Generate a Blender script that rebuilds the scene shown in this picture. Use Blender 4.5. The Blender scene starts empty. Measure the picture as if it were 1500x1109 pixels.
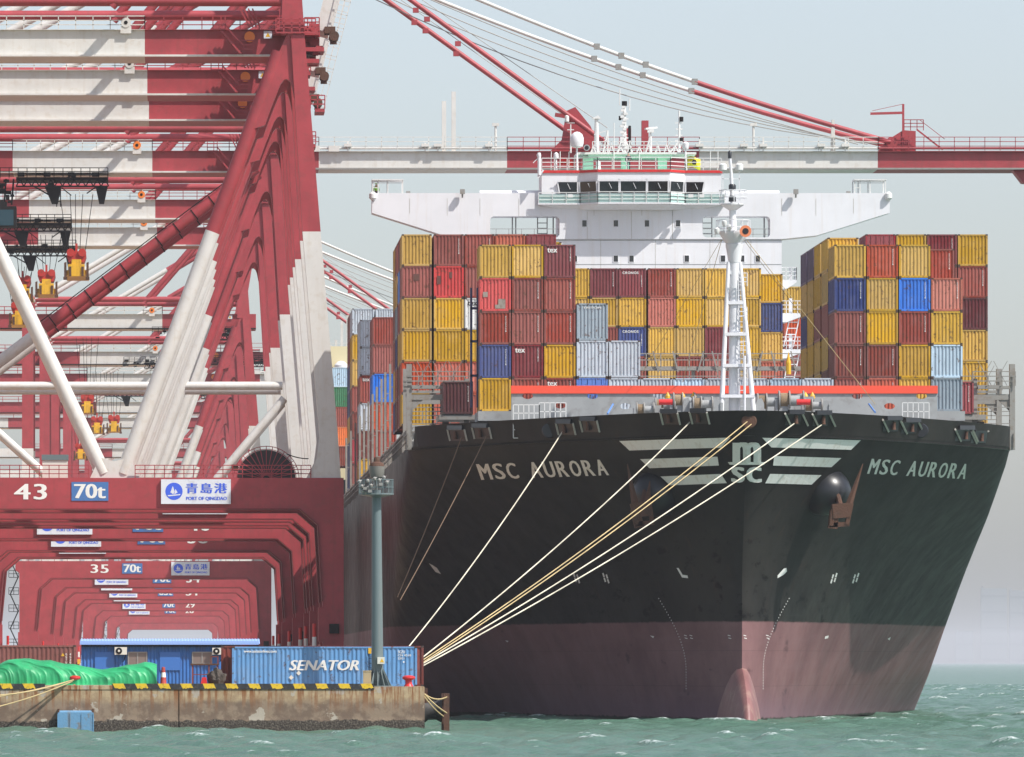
import bpy, bmesh, math, random
import numpy as np
from mathutils import Vector
R = math.radians
scene = bpy.context.scene
# ---------------------------------------------------------------- camera, sky, sun, exposure
HAZE = 0.00005
ZC = 4.55                      # camera height above the water
F = 11250.0                    # focal length in pixels of the 1500 px wide photograph (270 mm lens)
cam_d = bpy.data.cameras.new("camera"); cam = bpy.data.objects.new("camera", cam_d)
scene.collection.objects.link(cam); scene.camera = cam
cam.location = (0, 0, ZC); cam.rotation_euler = (R(90), 0, 0)
cam_d.sensor_width = 36; cam_d.lens = 36 * F / 1500
cam_d.shift_x = (750 - 269) / 1500; cam_d.shift_y = (970 - 554.5) / 1500
cam_d.clip_start = 1; cam_d.clip_end = 60000
SUN = Vector((.52, -.36, .775)).normalized()
w = bpy.data.worlds.new("World"); scene.world = w; w.use_nodes = True
nt = w.node_tree; bg = nt.nodes["Background"]
sky = nt.nodes.new("ShaderNodeTexSky"); sky.sky_type = 'NISHITA'; sky.sun_disc = False
sky.sun_elevation = math.asin(SUN.z); sky.sun_rotation = math.atan2(SUN.x, SUN.y)
sky.air_density = 1.0; sky.dust_density = 1.6; sky.ozone_density = 3.0
hs = nt.nodes.new("ShaderNodeHueSaturation"); hs.inputs['Saturation'].default_value = .62; nt.links.new(sky.outputs[0], hs.inputs['Color'])
tn = nt.nodes.new("ShaderNodeMix"); tn.data_type = 'RGBA'; tn.blend_type = 'MULTIPLY'; tn.inputs[0].default_value = 1; tn.inputs[7].default_value = (1.0, .985, 1.0, 1)
nt.links.new(hs.outputs[0], tn.inputs[6]); nt.links.new(tn.outputs[2], bg.inputs[0]); bg.inputs[1].default_value = 0.14
sd = bpy.data.lights.new("sun", 'SUN'); sun = bpy.data.objects.new("sun", sd)
scene.collection.objects.link(sun); sd.energy = 4.4; sd.angle = R(.5); sd.color = (1, .96, .9)
sun.rotation_euler = SUN.to_track_quat('Z', 'Y').to_euler()
scene.view_settings.view_transform = 'Standard'; scene.view_settings.look = 'None'
scene.view_settings.exposure = 0.32; scene.view_settings.gamma = 1
scene.cycles.max_bounces = 6; scene.cycles.diffuse_bounces = 3; scene.cycles.glossy_bounces = 3
scene.cycles.transmission_bounces = 3; scene.cycles.volume_bounces = 0
scene.cycles.caustics_reflective = False; scene.cycles.caustics_refractive = False
scene.cycles.sample_clamp_indirect = 4
rnd = random.Random(7)
C = scene.collection

def PX(px, s): return (px - 269) / s
def PZ(py, s): return ZC + (970 - py) / s
def at(px, py, Y):
    s = F / Y
    return Vector((PX(px, s), Y, PZ(py, s)))

# ---------------------------------------------------------------- mesh helpers
class MB:
    def __init__(self): self.v = []; self.f = []
    def add(self, vs, fs):
        n = len(self.v); self.v += [tuple(p) for p in vs]; self.f += [tuple(i + n for i in f) for f in fs]; return self
    def box(self, x0, x1, y0, y1, z0, z1):
        return self.add([(x0,y0,z0),(x1,y0,z0),(x1,y1,z0),(x0,y1,z0),(x0,y0,z1),(x1,y0,z1),(x1,y1,z1),(x0,y1,z1)],
                        [(0,3,2,1),(4,5,6,7),(0,1,5,4),(1,2,6,5),(2,3,7,6),(3,0,4,7)])
    def cbox(self, c, d): return self.box(c[0]-d[0]/2, c[0]+d[0]/2, c[1]-d[1]/2, c[1]+d[1]/2, c[2]-d[2]/2, c[2]+d[2]/2)
    def bar(self, a, b, w, h=None):        # square bar between two points
        a = Vector(a); b = Vector(b); h = h or w; d = (b-a).normalized()
        u = d.cross(Vector((0,1,0)));
        if u.length < .01: u = d.cross(Vector((1,0,0)))
        u.normalize(); v = d.cross(u)
        q = [(-w/2,-h/2),(w/2,-h/2),(w/2,h/2),(-w/2,h/2)]
        vs = [a+u*x+v*y for x,y in q] + [b+u*x+v*y for x,y in q]
        return self.add(vs, [(0,1,2,3),(7,6,5,4),(0,4,5,1),(1,5,6,2),(2,6,7,3),(3,7,4,0)])
    def tube(self, a, b, r, n=10, r2=None, cap=True):
        a = Vector(a); b = Vector(b); r2 = r if r2 is None else r2; d = (b-a).normalized()
        u = d.cross(Vector((0,0,1)));
        if u.length < .01: u = Vector((1,0,0))
        u.normalize(); v = d.cross(u); vs = []
        for p, rr in ((a, r), (b, r2)):
            for i in range(n):
                t = 2*math.pi*i/n; vs.append(p + u*math.cos(t)*rr + v*math.sin(t)*rr)
        fs = [(i, i+n, (i+1) % n + n, (i+1) % n) for i in range(n)]
        if cap: fs += [tuple(range(n)), tuple(range(2*n-1, n-1, -1))]
        return self.add(vs, fs)
    def path(self, pts, r, n=6):
        for a, b in zip(pts[:-1], pts[1:]): self.tube(a, b, r, n)
        return self
    def prism(self, pts, y0, y1):          # polygon in x,z extruded along y
        n = len(pts); area = sum(pts[i][0]*pts[(i+1)%n][1]-pts[(i+1)%n][0]*pts[i][1] for i in range(n))
        if area < 0: pts = pts[::-1]
        vs = [(x,y0,z) for x,z in pts] + [(x,y1,z) for x,z in pts]
        fs = [tuple(range(n)), tuple(range(2*n-1, n-1, -1))] + [(i, i+n, (i+1)%n+n, (i+1)%n) for i in range(n)]
        return self.add(vs, fs)
    def plan(self, pts, z0, z1, scale=1, c=(0,0)):   # polygon in x,y extruded along z
        n = len(pts); area = sum(pts[i][0]*pts[(i+1)%n][1]-pts[(i+1)%n][0]*pts[i][1] for i in range(n))
        if area < 0: pts = pts[::-1]
        vs = [(c[0]+(x-c[0])*scale, c[1]+(y-c[1])*scale, z0) for x,y in pts] + [(x,y,z1) for x,y in pts]
        fs = [tuple(range(n-1,-1,-1)), tuple(range(n, 2*n))] + [(i, (i+1)%n, (i+1)%n+n, i+n) for i in range(n)]
        return self.add(vs, fs)
    def lathe(self, c, prof, n=16, axis='z'):
        vs = []; m = len(prof)
        for r, h in prof:
            for i in range(n):
                t = 2*math.pi*i/n; x = math.cos(t)*r; y = math.sin(t)*r
                vs.append((c[0]+x, c[1]+y, c[2]+h) if axis == 'z' else (c[0]+x, c[1]+h, c[2]+y) if axis == 'y' else (c[0]+h, c[1]+x, c[2]+y))
        fs = [(k*n+i, k*n+(i+1)%n, (k+1)*n+(i+1)%n, (k+1)*n+i) for k in range(m-1) for i in range(n)]
        fs += [tuple(range(n-1,-1,-1)), tuple(range((m-1)*n, m*n))]
        return self.add(vs, fs)
    def rail(self, a, b, h=1.1, step=1.8, r=.035, lines=3, toe=False):
        a = Vector(a); b = Vector(b); L = (b-a).length; n = max(1, round(L/step)); up = Vector((0,0,1))
        for i in range(n+1):
            p = a.lerp(b, i/n); self.bar(p, p+up*h, r*2)
        for k in range(1, lines+1):
            z = h*k/lines; self.bar(a+up*z, b+up*z, r*2)
        return self
    def ladder(self, a, b, wv, step=.4, r=.03):
        a = Vector(a); b = Vector(b); wv = Vector(wv); n = int((b-a).length/step)
        self.bar(a, b, r*2); self.bar(a+wv, b+wv, r*2)
        for i in range(1, n): p = a.lerp(b, i/n); self.bar(p, p+wv, r*1.6)
        return self
    def build_each(self, name, mat, parent=None, smooth=False):      # every connected piece becomes a part of its own
        par = list(range(len(self.v)))
        def find(i):
            while par[i] != i: par[i] = par[par[i]]; i = par[i]
            return i
        for f in self.f:
            r0 = find(f[0])
            for i in f[1:]: par[find(i)] = r0
        groups = {}
        for f in self.f: groups.setdefault(find(f[0]), []).append(f)
        out = []
        for fs in groups.values():
            idx = sorted({i for f in fs for i in f}); mp = {i: k for k, i in enumerate(idx)}
            m2 = MB(); m2.v = [self.v[i] for i in idx]; m2.f = [tuple(mp[i] for i in f) for f in fs]; out.append(m2.build(name, mat, parent, smooth))
        return out
    def build(self, name, mat, parent=None, smooth=False, origin=None):
        me = bpy.data.meshes.new(name); o = bpy.data.objects.new(name, me); C.objects.link(o)
        off = Vector(origin) if origin is not None else Vector((0,0,0))
        if parent is not None: o.parent = parent; off = Vector(parent.get('_o', (0,0,0)))
        else: o.location = off
        me.from_pydata([(x-off.x, y-off.y, z-off.z) for x,y,z in self.v], [], self.f)
        if not isinstance(mat, (list, tuple)): mat = [mat]
        for m in mat: me.materials.append(m)
        if smooth:
            for p in me.polygons: p.use_smooth = True
            me.set_sharp_from_angle(angle=R(40))
        o['_o'] = tuple(off)
        return o

def thing(name, label, cat, loc=(0,0,0), group=None):
    o = bpy.data.objects.new(name, None); C.objects.link(o); o.location = loc; o.empty_display_size = .1
    o['label'] = label; o['category'] = cat; o['_o'] = tuple(loc)
    if group: o['group'] = group
    return o
def tag(o, label, cat, group=None, kind=None):
    o['label'] = label; o['category'] = cat
    if group: o['group'] = group
    if kind: o['kind'] = kind
    return o
def struct(o, label=None):
    o['kind'] = 'structure'
    if label: o['label'] = label
    return o
def copy_tree(o, loc=None, parent=None):
    c = o.copy(); C.objects.link(c)
    if parent is not None: c.parent = parent
    if loc is not None: c.location = loc; c['_o'] = tuple(loc)
    for ch in list(o.children): copy_tree(ch, None, c)
    return c

# text -> flat mesh (2D), from Blender's built-in font
_tc = {}
def text2d(body, bold=0.0, shear=0.0, space=1.0):
    key = (body, bold, shear, space)
    if key in _tc: return _tc[key]
    cu = bpy.data.curves.new("t", 'FONT'); cu.body = body; cu.size = 1; cu.offset = bold; cu.shear = shear
    cu.space_character = space; cu.resolution_u = 3
    o = bpy.data.objects.new("t", cu); C.objects.link(o)
    dg = bpy.context.evaluated_depsgraph_get(); me = bpy.data.meshes.new_from_object(o.evaluated_get(dg))
    v = np.array([p.co[:2] for p in me.vertices]).reshape(-1, 2); f = [tuple(p.vertices) for p in me.polygons]
    bpy.data.objects.remove(o); bpy.data.curves.remove(cu); bpy.data.meshes.remove(me)
    if len(v) == 0: v = np.zeros((3,2)); f = [(0,1,2)]
    v = v - v.min(0); wh = v.max(0); wh[wh == 0] = 1; v = v/wh      # normalised to 0..1
    _tc[key] = (v, f); return _tc[key]
def add_text(mb, body, x0, x1, z0, z1, y, bold=.02, shear=0.0, space=1.0):   # on a plane facing -y
    v, f = text2d(body, 0.0, shear, space)      # heavier lettering: copies a few mm apart, each nudged sideways
    n = 1 if bold < .012 else 3; e = (z1-z0)*.055
    for k in range(n): mb.add([(x0-e*(n-1)/2+k*e+(x1-x0)*a, y-.004*k, z0+(z1-z0)*b) for a, b in v], f)
    return mb
def add_text_side(mb, body, y0, y1, z0, z1, x, bold=.02):   # plane facing -x, reading from large y to small y
    v, f = text2d(body, bold)
    mb.add([(x, y1-(y1-y0)*a, z0+(z1-z0)*b) for a, b in v], f); return mb

# ---------------------------------------------------------------- materials
def mat(name, col, rough=.5, metal=0.0, spec=.5, dirt=0.0, dirt_col=None, dscale=1.5, streak=0.0, bump=0.0, bscale=8, var=0.0, coat=0.0):
    m = bpy.data.materials.new(name); m.use_nodes = True; nt = m.node_tree; N = nt.nodes; L = nt.links
    b = N["Principled BSDF"]; b.inputs["Roughness"].default_value = rough; b.inputs["Metallic"].default_value = metal
    b.inputs["Specular IOR Level"].default_value = spec; b.inputs["Coat Weight"].default_value = coat
    c4 = (*col, 1); b.inputs["Base Color"].default_value = c4
    if dirt or var or bump or streak:
        g = N.new("ShaderNodeNewGeometry"); src = None
        def noise(sc, sca=(1,1,1), det=5, rg=.6):
            mp = N.new("ShaderNodeMapping"); mp.inputs["Scale"].default_value = sca
            L.new(g.outputs["Position"], mp.inputs[0])
            n = N.new("ShaderNodeTexNoise"); n.inputs["Scale"].default_value = sc; n.inputs["Detail"].default_value = det
            n.inputs["Roughness"].default_value = rg; L.new(mp.outputs[0], n.inputs["Vector"]); return n.outputs["Fac"]
        def ramp(f, a, b2):
            r = N.new("ShaderNodeMapRange"); r.inputs[1].default_value = a; r.inputs[2].default_value = b2
            r.interpolation_type = 'SMOOTHSTEP'; L.new(f, r.inputs[0]); return r.outputs[0]
        def mix(fac, a, b2, k=1.0):
            x = N.new("ShaderNodeMix"); x.data_type = 'RGBA'
            mu = N.new("ShaderNodeMath"); mu.operation = 'MULTIPLY'; L.new(fac, mu.inputs[0]); mu.inputs[1].default_value = k
            L.new(mu.outputs[0], x.inputs[0])
            if isinstance(a, tuple): x.inputs[6].default_value = a
            else: L.new(a, x.inputs[6])
            if isinstance(b2, tuple): x.inputs[7].default_value = b2
            else: L.new(b2, x.inputs[7])
            return x.outputs[2]
        cur = c4
        if var:
            cur = mix(ramp(noise(.35), .3, .7), tuple([v*(1-var) for v in col])+(1,), tuple([min(1, v*(1+var)) for v in col])+(1,))
        dc = (*(dirt_col or (.10,.055,.03)), 1)
        if dirt: cur = mix(ramp(noise(dscale), .51, .66), cur, dc, dirt)
        if streak: cur = mix(ramp(noise(1.0, (2.2, 2.2, .12), 4), .50, .70), cur, dc, streak)
        if not isinstance(cur, tuple): L.new(cur, b.inputs["Base Color"])
        if bump:
            bp = N.new("ShaderNodeBump"); bp.inputs["Strength"].default_value = bump; bp.inputs["Distance"].default_value = .1
            L.new(noise(bscale), bp.inputs["Height"]); L.new(bp.outputs[0], b.inputs["Normal"])
    return m
M = {}
M['cr_red'] = mat('crane_red', (.36,.045,.054), .5, dirt=.3, dirt_col=(.2,.05,.045), var=.12, streak=.25)
M['cr_red_shaded'] = mat('crane_red_shaded', (.20,.022,.028), .6, dirt=.4)  # crane red darkened to paint shade onto the portals' inner faces
M['cr_white'] = mat('crane_white', (.66,.64,.60), .5, dirt=.25, dirt_col=(.5,.42,.32), var=.05, streak=.2)
M['cr_dark'] = mat('dark_machinery', (.012,.010,.010), .8, spec=.2, var=.3)
M['rust'] = mat('rusty_steel', (.095,.042,.024), .85, dirt=.6, dirt_col=(.05,.03,.02), bump=.4)
M['yellow'] = mat('safety_yellow', (.75,.42,.02), .5, dirt=.3, streak=.3)
M['orange'] = mat('signal_orange', (.85,.22,.03), .5)
M['spr_red'] = mat('headblock_red', (.45,.03,.02), .5, dirt=.4)
M['white'] = mat('ship_white', (.74,.74,.76), .4, var=.04, streak=.16, dirt_col=(.55,.45,.35))
M['mint'] = mat('mint_paint', (.58,.86,.70), .5)
M['glass'] = mat('dark_glass', (.012,.014,.018), .08, spec=.8)
M['paleglass'] = mat('pale_green_glass', (.42,.6,.56), .15)
M['grey'] = mat('deck_grey', (.33,.34,.34), .55, dirt=.2, var=.1)
M['midgrey'] = mat('galvanised_steel', (.28,.27,.25), .5, dirt=.35, dirt_col=(.2,.14,.09), dscale=2.5)
M['lightsteel'] = mat('white_steel', (.7,.7,.68), .5)
M['black'] = mat('black_paint', (.012,.013,.016), .35, spec=.5)
M['orange_strip'] = mat('breakwater_red', (.85,.09,.045), .5)
M['horn'] = mat('horn_orange', (.75,.23,.10), .4)
M['letter'] = mat('hull_letter', (.80,.78,.75), .55, streak=.3, dirt_col=(.4,.3,.2))
M['rope'] = mat('pale_rope', (.62,.57,.45), .85, var=.25)
M['tanrope'] = mat('tan_rope', (.5,.38,.19), .85, var=.2)
M['brownrope'] = mat('brown_rope', (.2,.13,.085), .85)
M['bluerope'] = mat('blue_rope', (.12,.25,.55), .8)
M['signwhite'] = mat('sign_white', (.72,.76,.82), .5, dirt=.15)
M['signblue'] = mat('sign_blue', (.05,.13,.75), .5)
M['plateblue'] = mat('plate_blue', (.06,.17,.42), .5, dirt=.2)
M['textwhite'] = mat('text_white', (.8,.8,.76), .6)
M['redpaint'] = mat('bollard_red', (.62,.02,.02), .4, dirt=.25)
M['hivis'] = mat('hivis_green', (.35,.85,.05), .7)
M['skin'] = mat('skin', (.45,.27,.19), .6)
M['darkcloth'] = mat('dark_clothing', (.03,.035,.05), .8)
M['flagred'] = mat('flag_red', (.75,.02,.015), .7); M['flagyel'] = mat('flag_yellow', (.85,.68,.02), .7)
M['pole'] = mat('pole_grey_green', (.13,.17,.175), .5, streak=.4, dirt_col=(.2,.2,.18))
M['rubber'] = mat('fender_rubber', (.035,.033,.032), .7, dirt=.3, dirt_col=(.1,.08,.06))
M['cream'] = mat('cream_paint', (.66,.58,.36), .6)
M['buildg'] = mat('building_grey', (.27,.28,.29), .8); M['buildw'] = mat('building_window_band', (.23,.24,.25), .8); M['poststeel'] = mat('weathered_post_steel', (.27,.25,.22), .6, dirt=.4)
M['acwhite'] = mat('air_conditioner_white', (.68,.66,.58), .5)
M['brightdeck'] = mat('deck_dark', (.07,.035,.03), .8, var=.3)
# ---------------------------------------------------------------- sea
def wave_patch(name, x0, x1, y0, y1, dx, dy, amp, seed, lmin, lmax):
    nx = int((x1-x0)/dx)+1; ny = int((y1-y0)/dy)+1
    X, Y = np.meshgrid(np.linspace(x0, x1, nx), np.linspace(y0, y1, ny))
    rg = np.random.RandomState(seed); Z = np.zeros_like(X); DX = np.zeros_like(X); DY = np.zeros_like(X)
    G = np.zeros_like(X)
    for i in range(46):
        lam = lmin*(lmax/lmin)**(rg.rand()); th = R(215) + rg.randn()*.75
        k = 2*math.pi/lam; a = amp*(lam/lmax)**.95; ph = rg.rand()*7
        # slow amplitude groups so that the chop comes in gusts
        q = 1 + .6*np.sin(X*rg.uniform(.02,.09)+Y*rg.uniform(.01,.05)+rg.rand()*6)
        arg = k*(X*math.cos(th)+Y*math.sin(th))+ph
        Z += a*q*np.sin(arg); DX += a*q*.8*math.cos(th)*np.cos(arg); DY += a*q*.8*math.sin(th)*np.cos(arg)
        G += a*k*q*np.sin(arg)
    sdv = Z.std(); crest = Z/sdv + .9*G/G.std()
    patch = np.zeros_like(X)
    for i in range(14):
        patch += np.sin(X*rg.uniform(.1,1.2)*(-1)**i+Y*rg.uniform(.1,.9)+rg.rand()*6)
    foam = np.clip((crest - 4.9 + .5*patch/2.6)/.7, 0, 1)
    co = np.stack([X+DX, Y+DY, Z], -1).reshape(-1, 3)
    idx = np.arange(nx*ny).reshape(ny, nx)
    q = np.stack([idx[:-1,:-1], idx[:-1,1:], idx[1:,1:], idx[1:,:-1]], -1).reshape(-1, 4)
    me = bpy.data.meshes.new(name)
    me.vertices.add(len(co)); me.vertices.foreach_set('co', co.ravel())
    me.loops.add(q.size); me.loops.foreach_set('vertex_index', q.ravel())
    me.polygons.add(len(q)); me.polygons.foreach_set('loop_start', np.arange(len(q))*4)
    me.polygons.foreach_set('use_smooth', np.ones(len(q), bool))
    me.update(); me.validate()
    at_ = me.attributes.new('foam', 'FLOAT', 'POINT'); at_.data.foreach_set('value', foam.ravel().astype(np.float32))
    o = bpy.data.objects.new(name, me); C.objects.link(o); me.materials.append(M['water'])
    return struct(o, 'choppy green harbour water with small whitecaps')
m = bpy.data.materials.new('sea_water'); m.use_nodes = True; nt = m.node_tree; N = nt.nodes; L = nt.links
b = N['Principled BSDF']; b.inputs['Roughness'].default_value = .22; b.inputs['IOR'].default_value = 1.33
a_ = N.new('ShaderNodeAttribute'); a_.attribute_name = 'foam'
g_ = N.new('ShaderNodeNewGeometry')
n1 = N.new('ShaderNodeTexNoise'); n1.inputs['Scale'].default_value = .03; n1.inputs['Detail'].default_value = 3; L.new(g_.outputs['Position'], n1.inputs['Vector'])
n2 = N.new('ShaderNodeTexNoise'); n2.inputs['Scale'].default_value = 3.2; n2.inputs['Detail'].default_value = 6; n2.inputs['Roughness'].default_value = .7; L.new(g_.outputs['Position'], n2.inputs['Vector'])
cx = N.new('ShaderNodeMix'); cx.data_type = 'RGBA'; L.new(n1.outputs['Fac'], cx.inputs[0])
cx.inputs[6].default_value = (.075,.158,.112,1); cx.inputs[7].default_value = (.105,.20,.145,1)
fm = N.new('ShaderNodeMath'); fm.operation = 'MULTIPLY'; L.new(a_.outputs['Fac'], fm.inputs[0])
mr = N.new('ShaderNodeMapRange'); L.new(n2.outputs['Fac'], mr.inputs[0]); mr.inputs[1].default_value = .42; mr.inputs[2].default_value = .60
L.new(mr.outputs[0], fm.inputs[1])
c2 = N.new('ShaderNodeMix'); c2.data_type = 'RGBA'; L.new(fm.outputs[0], c2.inputs[0]); L.new(cx.outputs[2], c2.inputs[6]); c2.inputs[7].default_value = (.8,.85,.85,1)
L.new(c2.outputs[2], b.inputs['Base Color'])
rr = N.new('ShaderNodeMapRange'); L.new(fm.outputs[0], rr.inputs[0]); rr.inputs[3].default_value = .22; rr.inputs[4].default_value = .8; L.new(rr.outputs[0], b.inputs['Roughness'])
bp = N.new('ShaderNodeBump'); bp.inputs['Strength'].default_value = .9; bp.inputs['Distance'].default_value = .22; L.new(n2.outputs['Fac'], bp.inputs['Height']); L.new(bp.outputs[0], b.inputs['Normal'])
M['water'] = m
m = m.copy(); m.name = 'far_sea_water'; N = m.node_tree.nodes; M['farwater'] = m
for n in N:
    if n.type == 'TEX_NOISE' and n.inputs['Scale'].default_value > 1: n.inputs['Scale'].default_value = .35
    if n.type == 'BUMP': n.inputs['Distance'].default_value = 1.6; n.inputs['Strength'].default_value = 1
wave_patch('water', -34, 112, 348, 640, .30, .34, .062, 3, 1.1, 11)
wave_patch('water', 50, 260, 640, 1500, .8, .7, .055, 5, 2.0, 10)
o = MB().add([(-14000,-800,-.5),(16000,-800,-.5),(16000,30000,-.5),(-14000,30000,-.5)], [(0,1,2,3)]).build('sea', M['farwater'])
struct(o, 'open sea reaching the hazy horizon')

# ---------------------------------------------------------------- pier
m = bpy.data.materials.new('quay_concrete'); m.use_nodes = True; nt = m.node_tree; N = nt.nodes; L = nt.links
b = N['Principled BSDF']; b.inputs['Roughness'].default_value = .85
g_ = N.new('ShaderNodeNewGeometry'); sp = N.new('ShaderNodeSeparateXYZ'); L.new(g_.outputs['Position'], sp.inputs[0])
def nz(sc, s3=(1,1,1), det=6, rg=.65):
    mp = N.new('ShaderNodeMapping'); mp.inputs['Scale'].default_value = s3; L.new(g_.outputs['Position'], mp.inputs[0])
    n = N.new('ShaderNodeTexNoise'); n.inputs['Scale'].default_value = sc; n.inputs['Detail'].default_value = det; n.inputs['Roughness'].default_value = rg
    L.new(mp.outputs[0], n.inputs['Vector']); return n.outputs['Fac']
def mrr(f, a, b_, c=0, d=1):
    r = N.new('ShaderNodeMapRange'); r.interpolation_type = 'SMOOTHSTEP'; L.new(f, r.inputs[0])
    for i, v in enumerate((a, b_, c, d)): r.inputs[i+1].default_value = v
    return r.outputs[0]
def mth(op, a, b_):
    x = N.new('ShaderNodeMath'); x.operation = op
    for i, v in enumerate((a, b_)):
        if isinstance(v, (int, float)): x.inputs[i].default_value = v
        else: L.new(v, x.inputs[i])
    return x.outputs[0]
def mx(f, a, b_):
    x = N.new('ShaderNodeMix'); x.data_type = 'RGBA'; L.new(f, x.inputs[0])
    for i, v in ((6, a), (7, b_)):
        if isinstance(v, tuple): x.inputs[i].default_value = (*v, 1)
        else: L.new(v, x.inputs[i])
    return x.outputs[2]
zz = mth('ADD', sp.outputs['Z'], mth('MULTIPLY', mth('SUBTRACT', nz(.9), .5), .9))
base = mx(mrr(nz(1.6), .35, .65), (.33,.225,.13), (.47,.35,.21))
c1 = mx(mrr(zz, 2.3, 1.75), base, mx(mrr(nz(1.2), .4, .6), (.17,.115,.08), (.27,.195,.135)))
c2 = mx(mrr(mth('ADD', mth('MULTIPLY', mrr(nz(.45), .56, .60), .8), mth('MULTIPLY', nz(3.0), .2)), .55, .85), c1, (.42,.36,.29))
rustm = mth('MULTIPLY', mrr(nz(1.0, (3.2,3.2,.25)), .46, .60), mrr(sp.outputs['Z'], .9, 2.9))
c3 = mx(rustm, c2, (.23,.085,.025))
zb = mth('ADD', sp.outputs['Z'], mth('MULTIPLY', mth('SUBTRACT', nz(1.1), .5), .9))
c4 = mx(mrr(zb, .78, .68), c3, mx(mrr(nz(9.0), .45, .62), (.035,.025,.018), (.14,.115,.09)))
L.new(c4, b.inputs['Base Color'])
bp = N.new('ShaderNodeBump'); bp.inputs['Strength'].default_value = .6; bp.inputs['Distance'].default_value = .08
L.new(mth('MULTIPLY', nz(6.0), mrr(sp.outputs['Z'], 1.0, .5, .25, 1.6)), bp.inputs['Height']); L.new(bp.outputs[0], b.inputs['Normal'])
M['quay'] = m
SQ = 22.4; YQ = F/SQ; XQ = PX(622, SQ); ZQ = 2.95
pier = MB()
xj = PX(262, SQ)
pier.box(-400, xj-.035, YQ, YQ+8, -6, ZQ); pier.box(xj+.035, XQ, YQ, YQ+8, -6, ZQ)
pier.box(-400, XQ, YQ+.5, YQ+7.9, -6, ZQ-.01)
pier.box(-400, XQ-.01, YQ+7.9, 3400, -6, ZQ)
o = pier.build('pier', M['quay'], None, False, (0, YQ, 0)); tag(o, 'weathered concrete pier with rust streaks and a dark barnacled foot', 'pier')
# projecting sill course under the kerb, kerb in yellow and black
m = mat('kerb_black', (.025,.024,.024), .6, dirt=.5, dirt_col=(.12,.1,.08), dscale=5); M['kerbblack'] = m
M['kerbyel'] = mat('kerb_yellow', (.75,.48,.02), .6, dirt=.45, dirt_col=(.1,.08,.05), dscale=5)
kz0, kz1 = PZ(1010, SQ), PZ(1001.5, SQ)
kerb = thing('kerb', 'yellow and black striped concrete kerb along the pier edge', 'kerb', (0, YQ, kz0))
mb = MB(); xe = PX(548, SQ)
segs = [(-60, PX(66,SQ)), (PX(165,SQ), xe)]
for a, b_ in segs: mb.prism([(a, kz0), (b_, kz0), (b_, kz1), (a, kz1)], YQ-.05, YQ+.32)
mb.build('kerb_beam', M['kerbblack'], kerb)
mb = MB(); rk = random.Random(3)
for i in range(-20, 12):
    cx_ = PX(174 + i*33.0, SQ); hw = .36
    if any(a < cx_-hw and cx_+hw < b_ for a, b_ in segs):
        n = 9; pts = []
        top = [(cx_-hw-.05+k*(2*hw)/n, kz1+.004) for k in range(n+1)]
        bot = [(cx_-hw+.1+k*(2*hw)/n, kz0+.02+rk.random()*.09) for k in range(n+1)]
        for k in range(n):
            mb.add([(top[k][0],YQ-.056,top[k][1]),(bot[k][0],YQ-.056,bot[k][1]),(bot[k+1][0],YQ-.056,bot[k+1][1]),(top[k+1][0],YQ-.056,top[k+1][1])],[(0,1,2,3)])
            mb.add([(top[k][0],YQ-.056,kz1+.004),(top[k+1][0],YQ-.056,kz1+.004),(top[k+1][0],YQ+.32,kz1+.004),(top[k][0],YQ+.32,kz1+.004)],[(0,1,2,3)])
mb.build('yellow_stripes', M['kerbyel'], kerb)
mb = MB().box(PX(66,SQ), PX(165,SQ), YQ-.04, YQ+.3, kz0, kz1-.1)
mb.build('bare_edge', M['quay'], kerb)
for (px, pw, nm) in ((108, 9, 'stubby red bollard on the pier edge beside the green tarpaulin'), (597, 9, 'stubby red bollard at the pier corner by the blue container')):
    x = PX(px+2, SQ); z = ZQ+.02
    t = MB().lathe((x, YQ+.55, z), [(.32,0),(.26,.1),(.22,.17),(.22,.4),(.38,.46),(.43,.53),(.41,.63),(.26,.7),(.02,.72)], 18).build('bollard', M['redpaint'], None, True, (x, YQ+.55, z))
    tag(t, nm, 'bollard')
# fender at the pier side
fx0, fx1 = XQ, PX(660, SQ)
fen = thing('dock_fender', 'black cylindrical rubber fender with rusty steel panel at the pier corner', 'fender', (XQ, YQ+3, 0))
zc = PZ(1041, SQ); yf = YQ+3
MB().lathe((fx0, yf, zc), [(.85,0),(.8,.1),(.62,.35),(.62,.85),(.78,1.15),(.78,1.22)], 20, 'x').build('rubber_cone', M['rubber'], fen, True)
mb = MB()
for yy in (-2.2, -.7, .8, 2.2): mb.box(fx1-.42, fx1-.05, yf+yy-.14, yf+yy+.14, PZ(1071,SQ), PZ(1016,SQ))
for z in (PZ(1024,SQ), PZ(1041,SQ), PZ(1060,SQ)): mb.box(fx1-.3, fx1-.12, yf-2.2, yf+2.2, z-.09, z+.09)
mb.build('panel_frame', M['rust'], fen)
mb = MB(); mb.box(XQ, XQ+.25, yf-1.3, yf-.9, PZ(1030,SQ), PZ(1008,SQ)); mb.box(XQ, XQ+.25, yf+.9, yf+1.3, PZ(1030,SQ), PZ(1008,SQ)); mb.build('wall_bracket', M['rust'], fen)
mb = MB(); p0 = Vector((XQ-.05, YQ+.1, PZ(1016,SQ)))
def sag(a, b_, d, n=10):
    a = Vector(a); b_ = Vector(b_); return [a.lerp(b_, i/n) - Vector((0,0,d*4*(i/n)*(1-i/n))) for i in range(n+1)]
mb.path(sag(p0, (fx1-.2, yf-2.3, PZ(1021,SQ)), .25), .05); mb.path(sag(p0, (fx1-.2, yf-2.3, PZ(1045,SQ)), .1), .05); mb.path(sag(p0+Vector((0,0,-.15)), (fx1-.4, yf-2.3, PZ(1050,SQ)), .12), .04)
mb.build('lashing_rope', M['tanrope'], fen, True)
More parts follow.
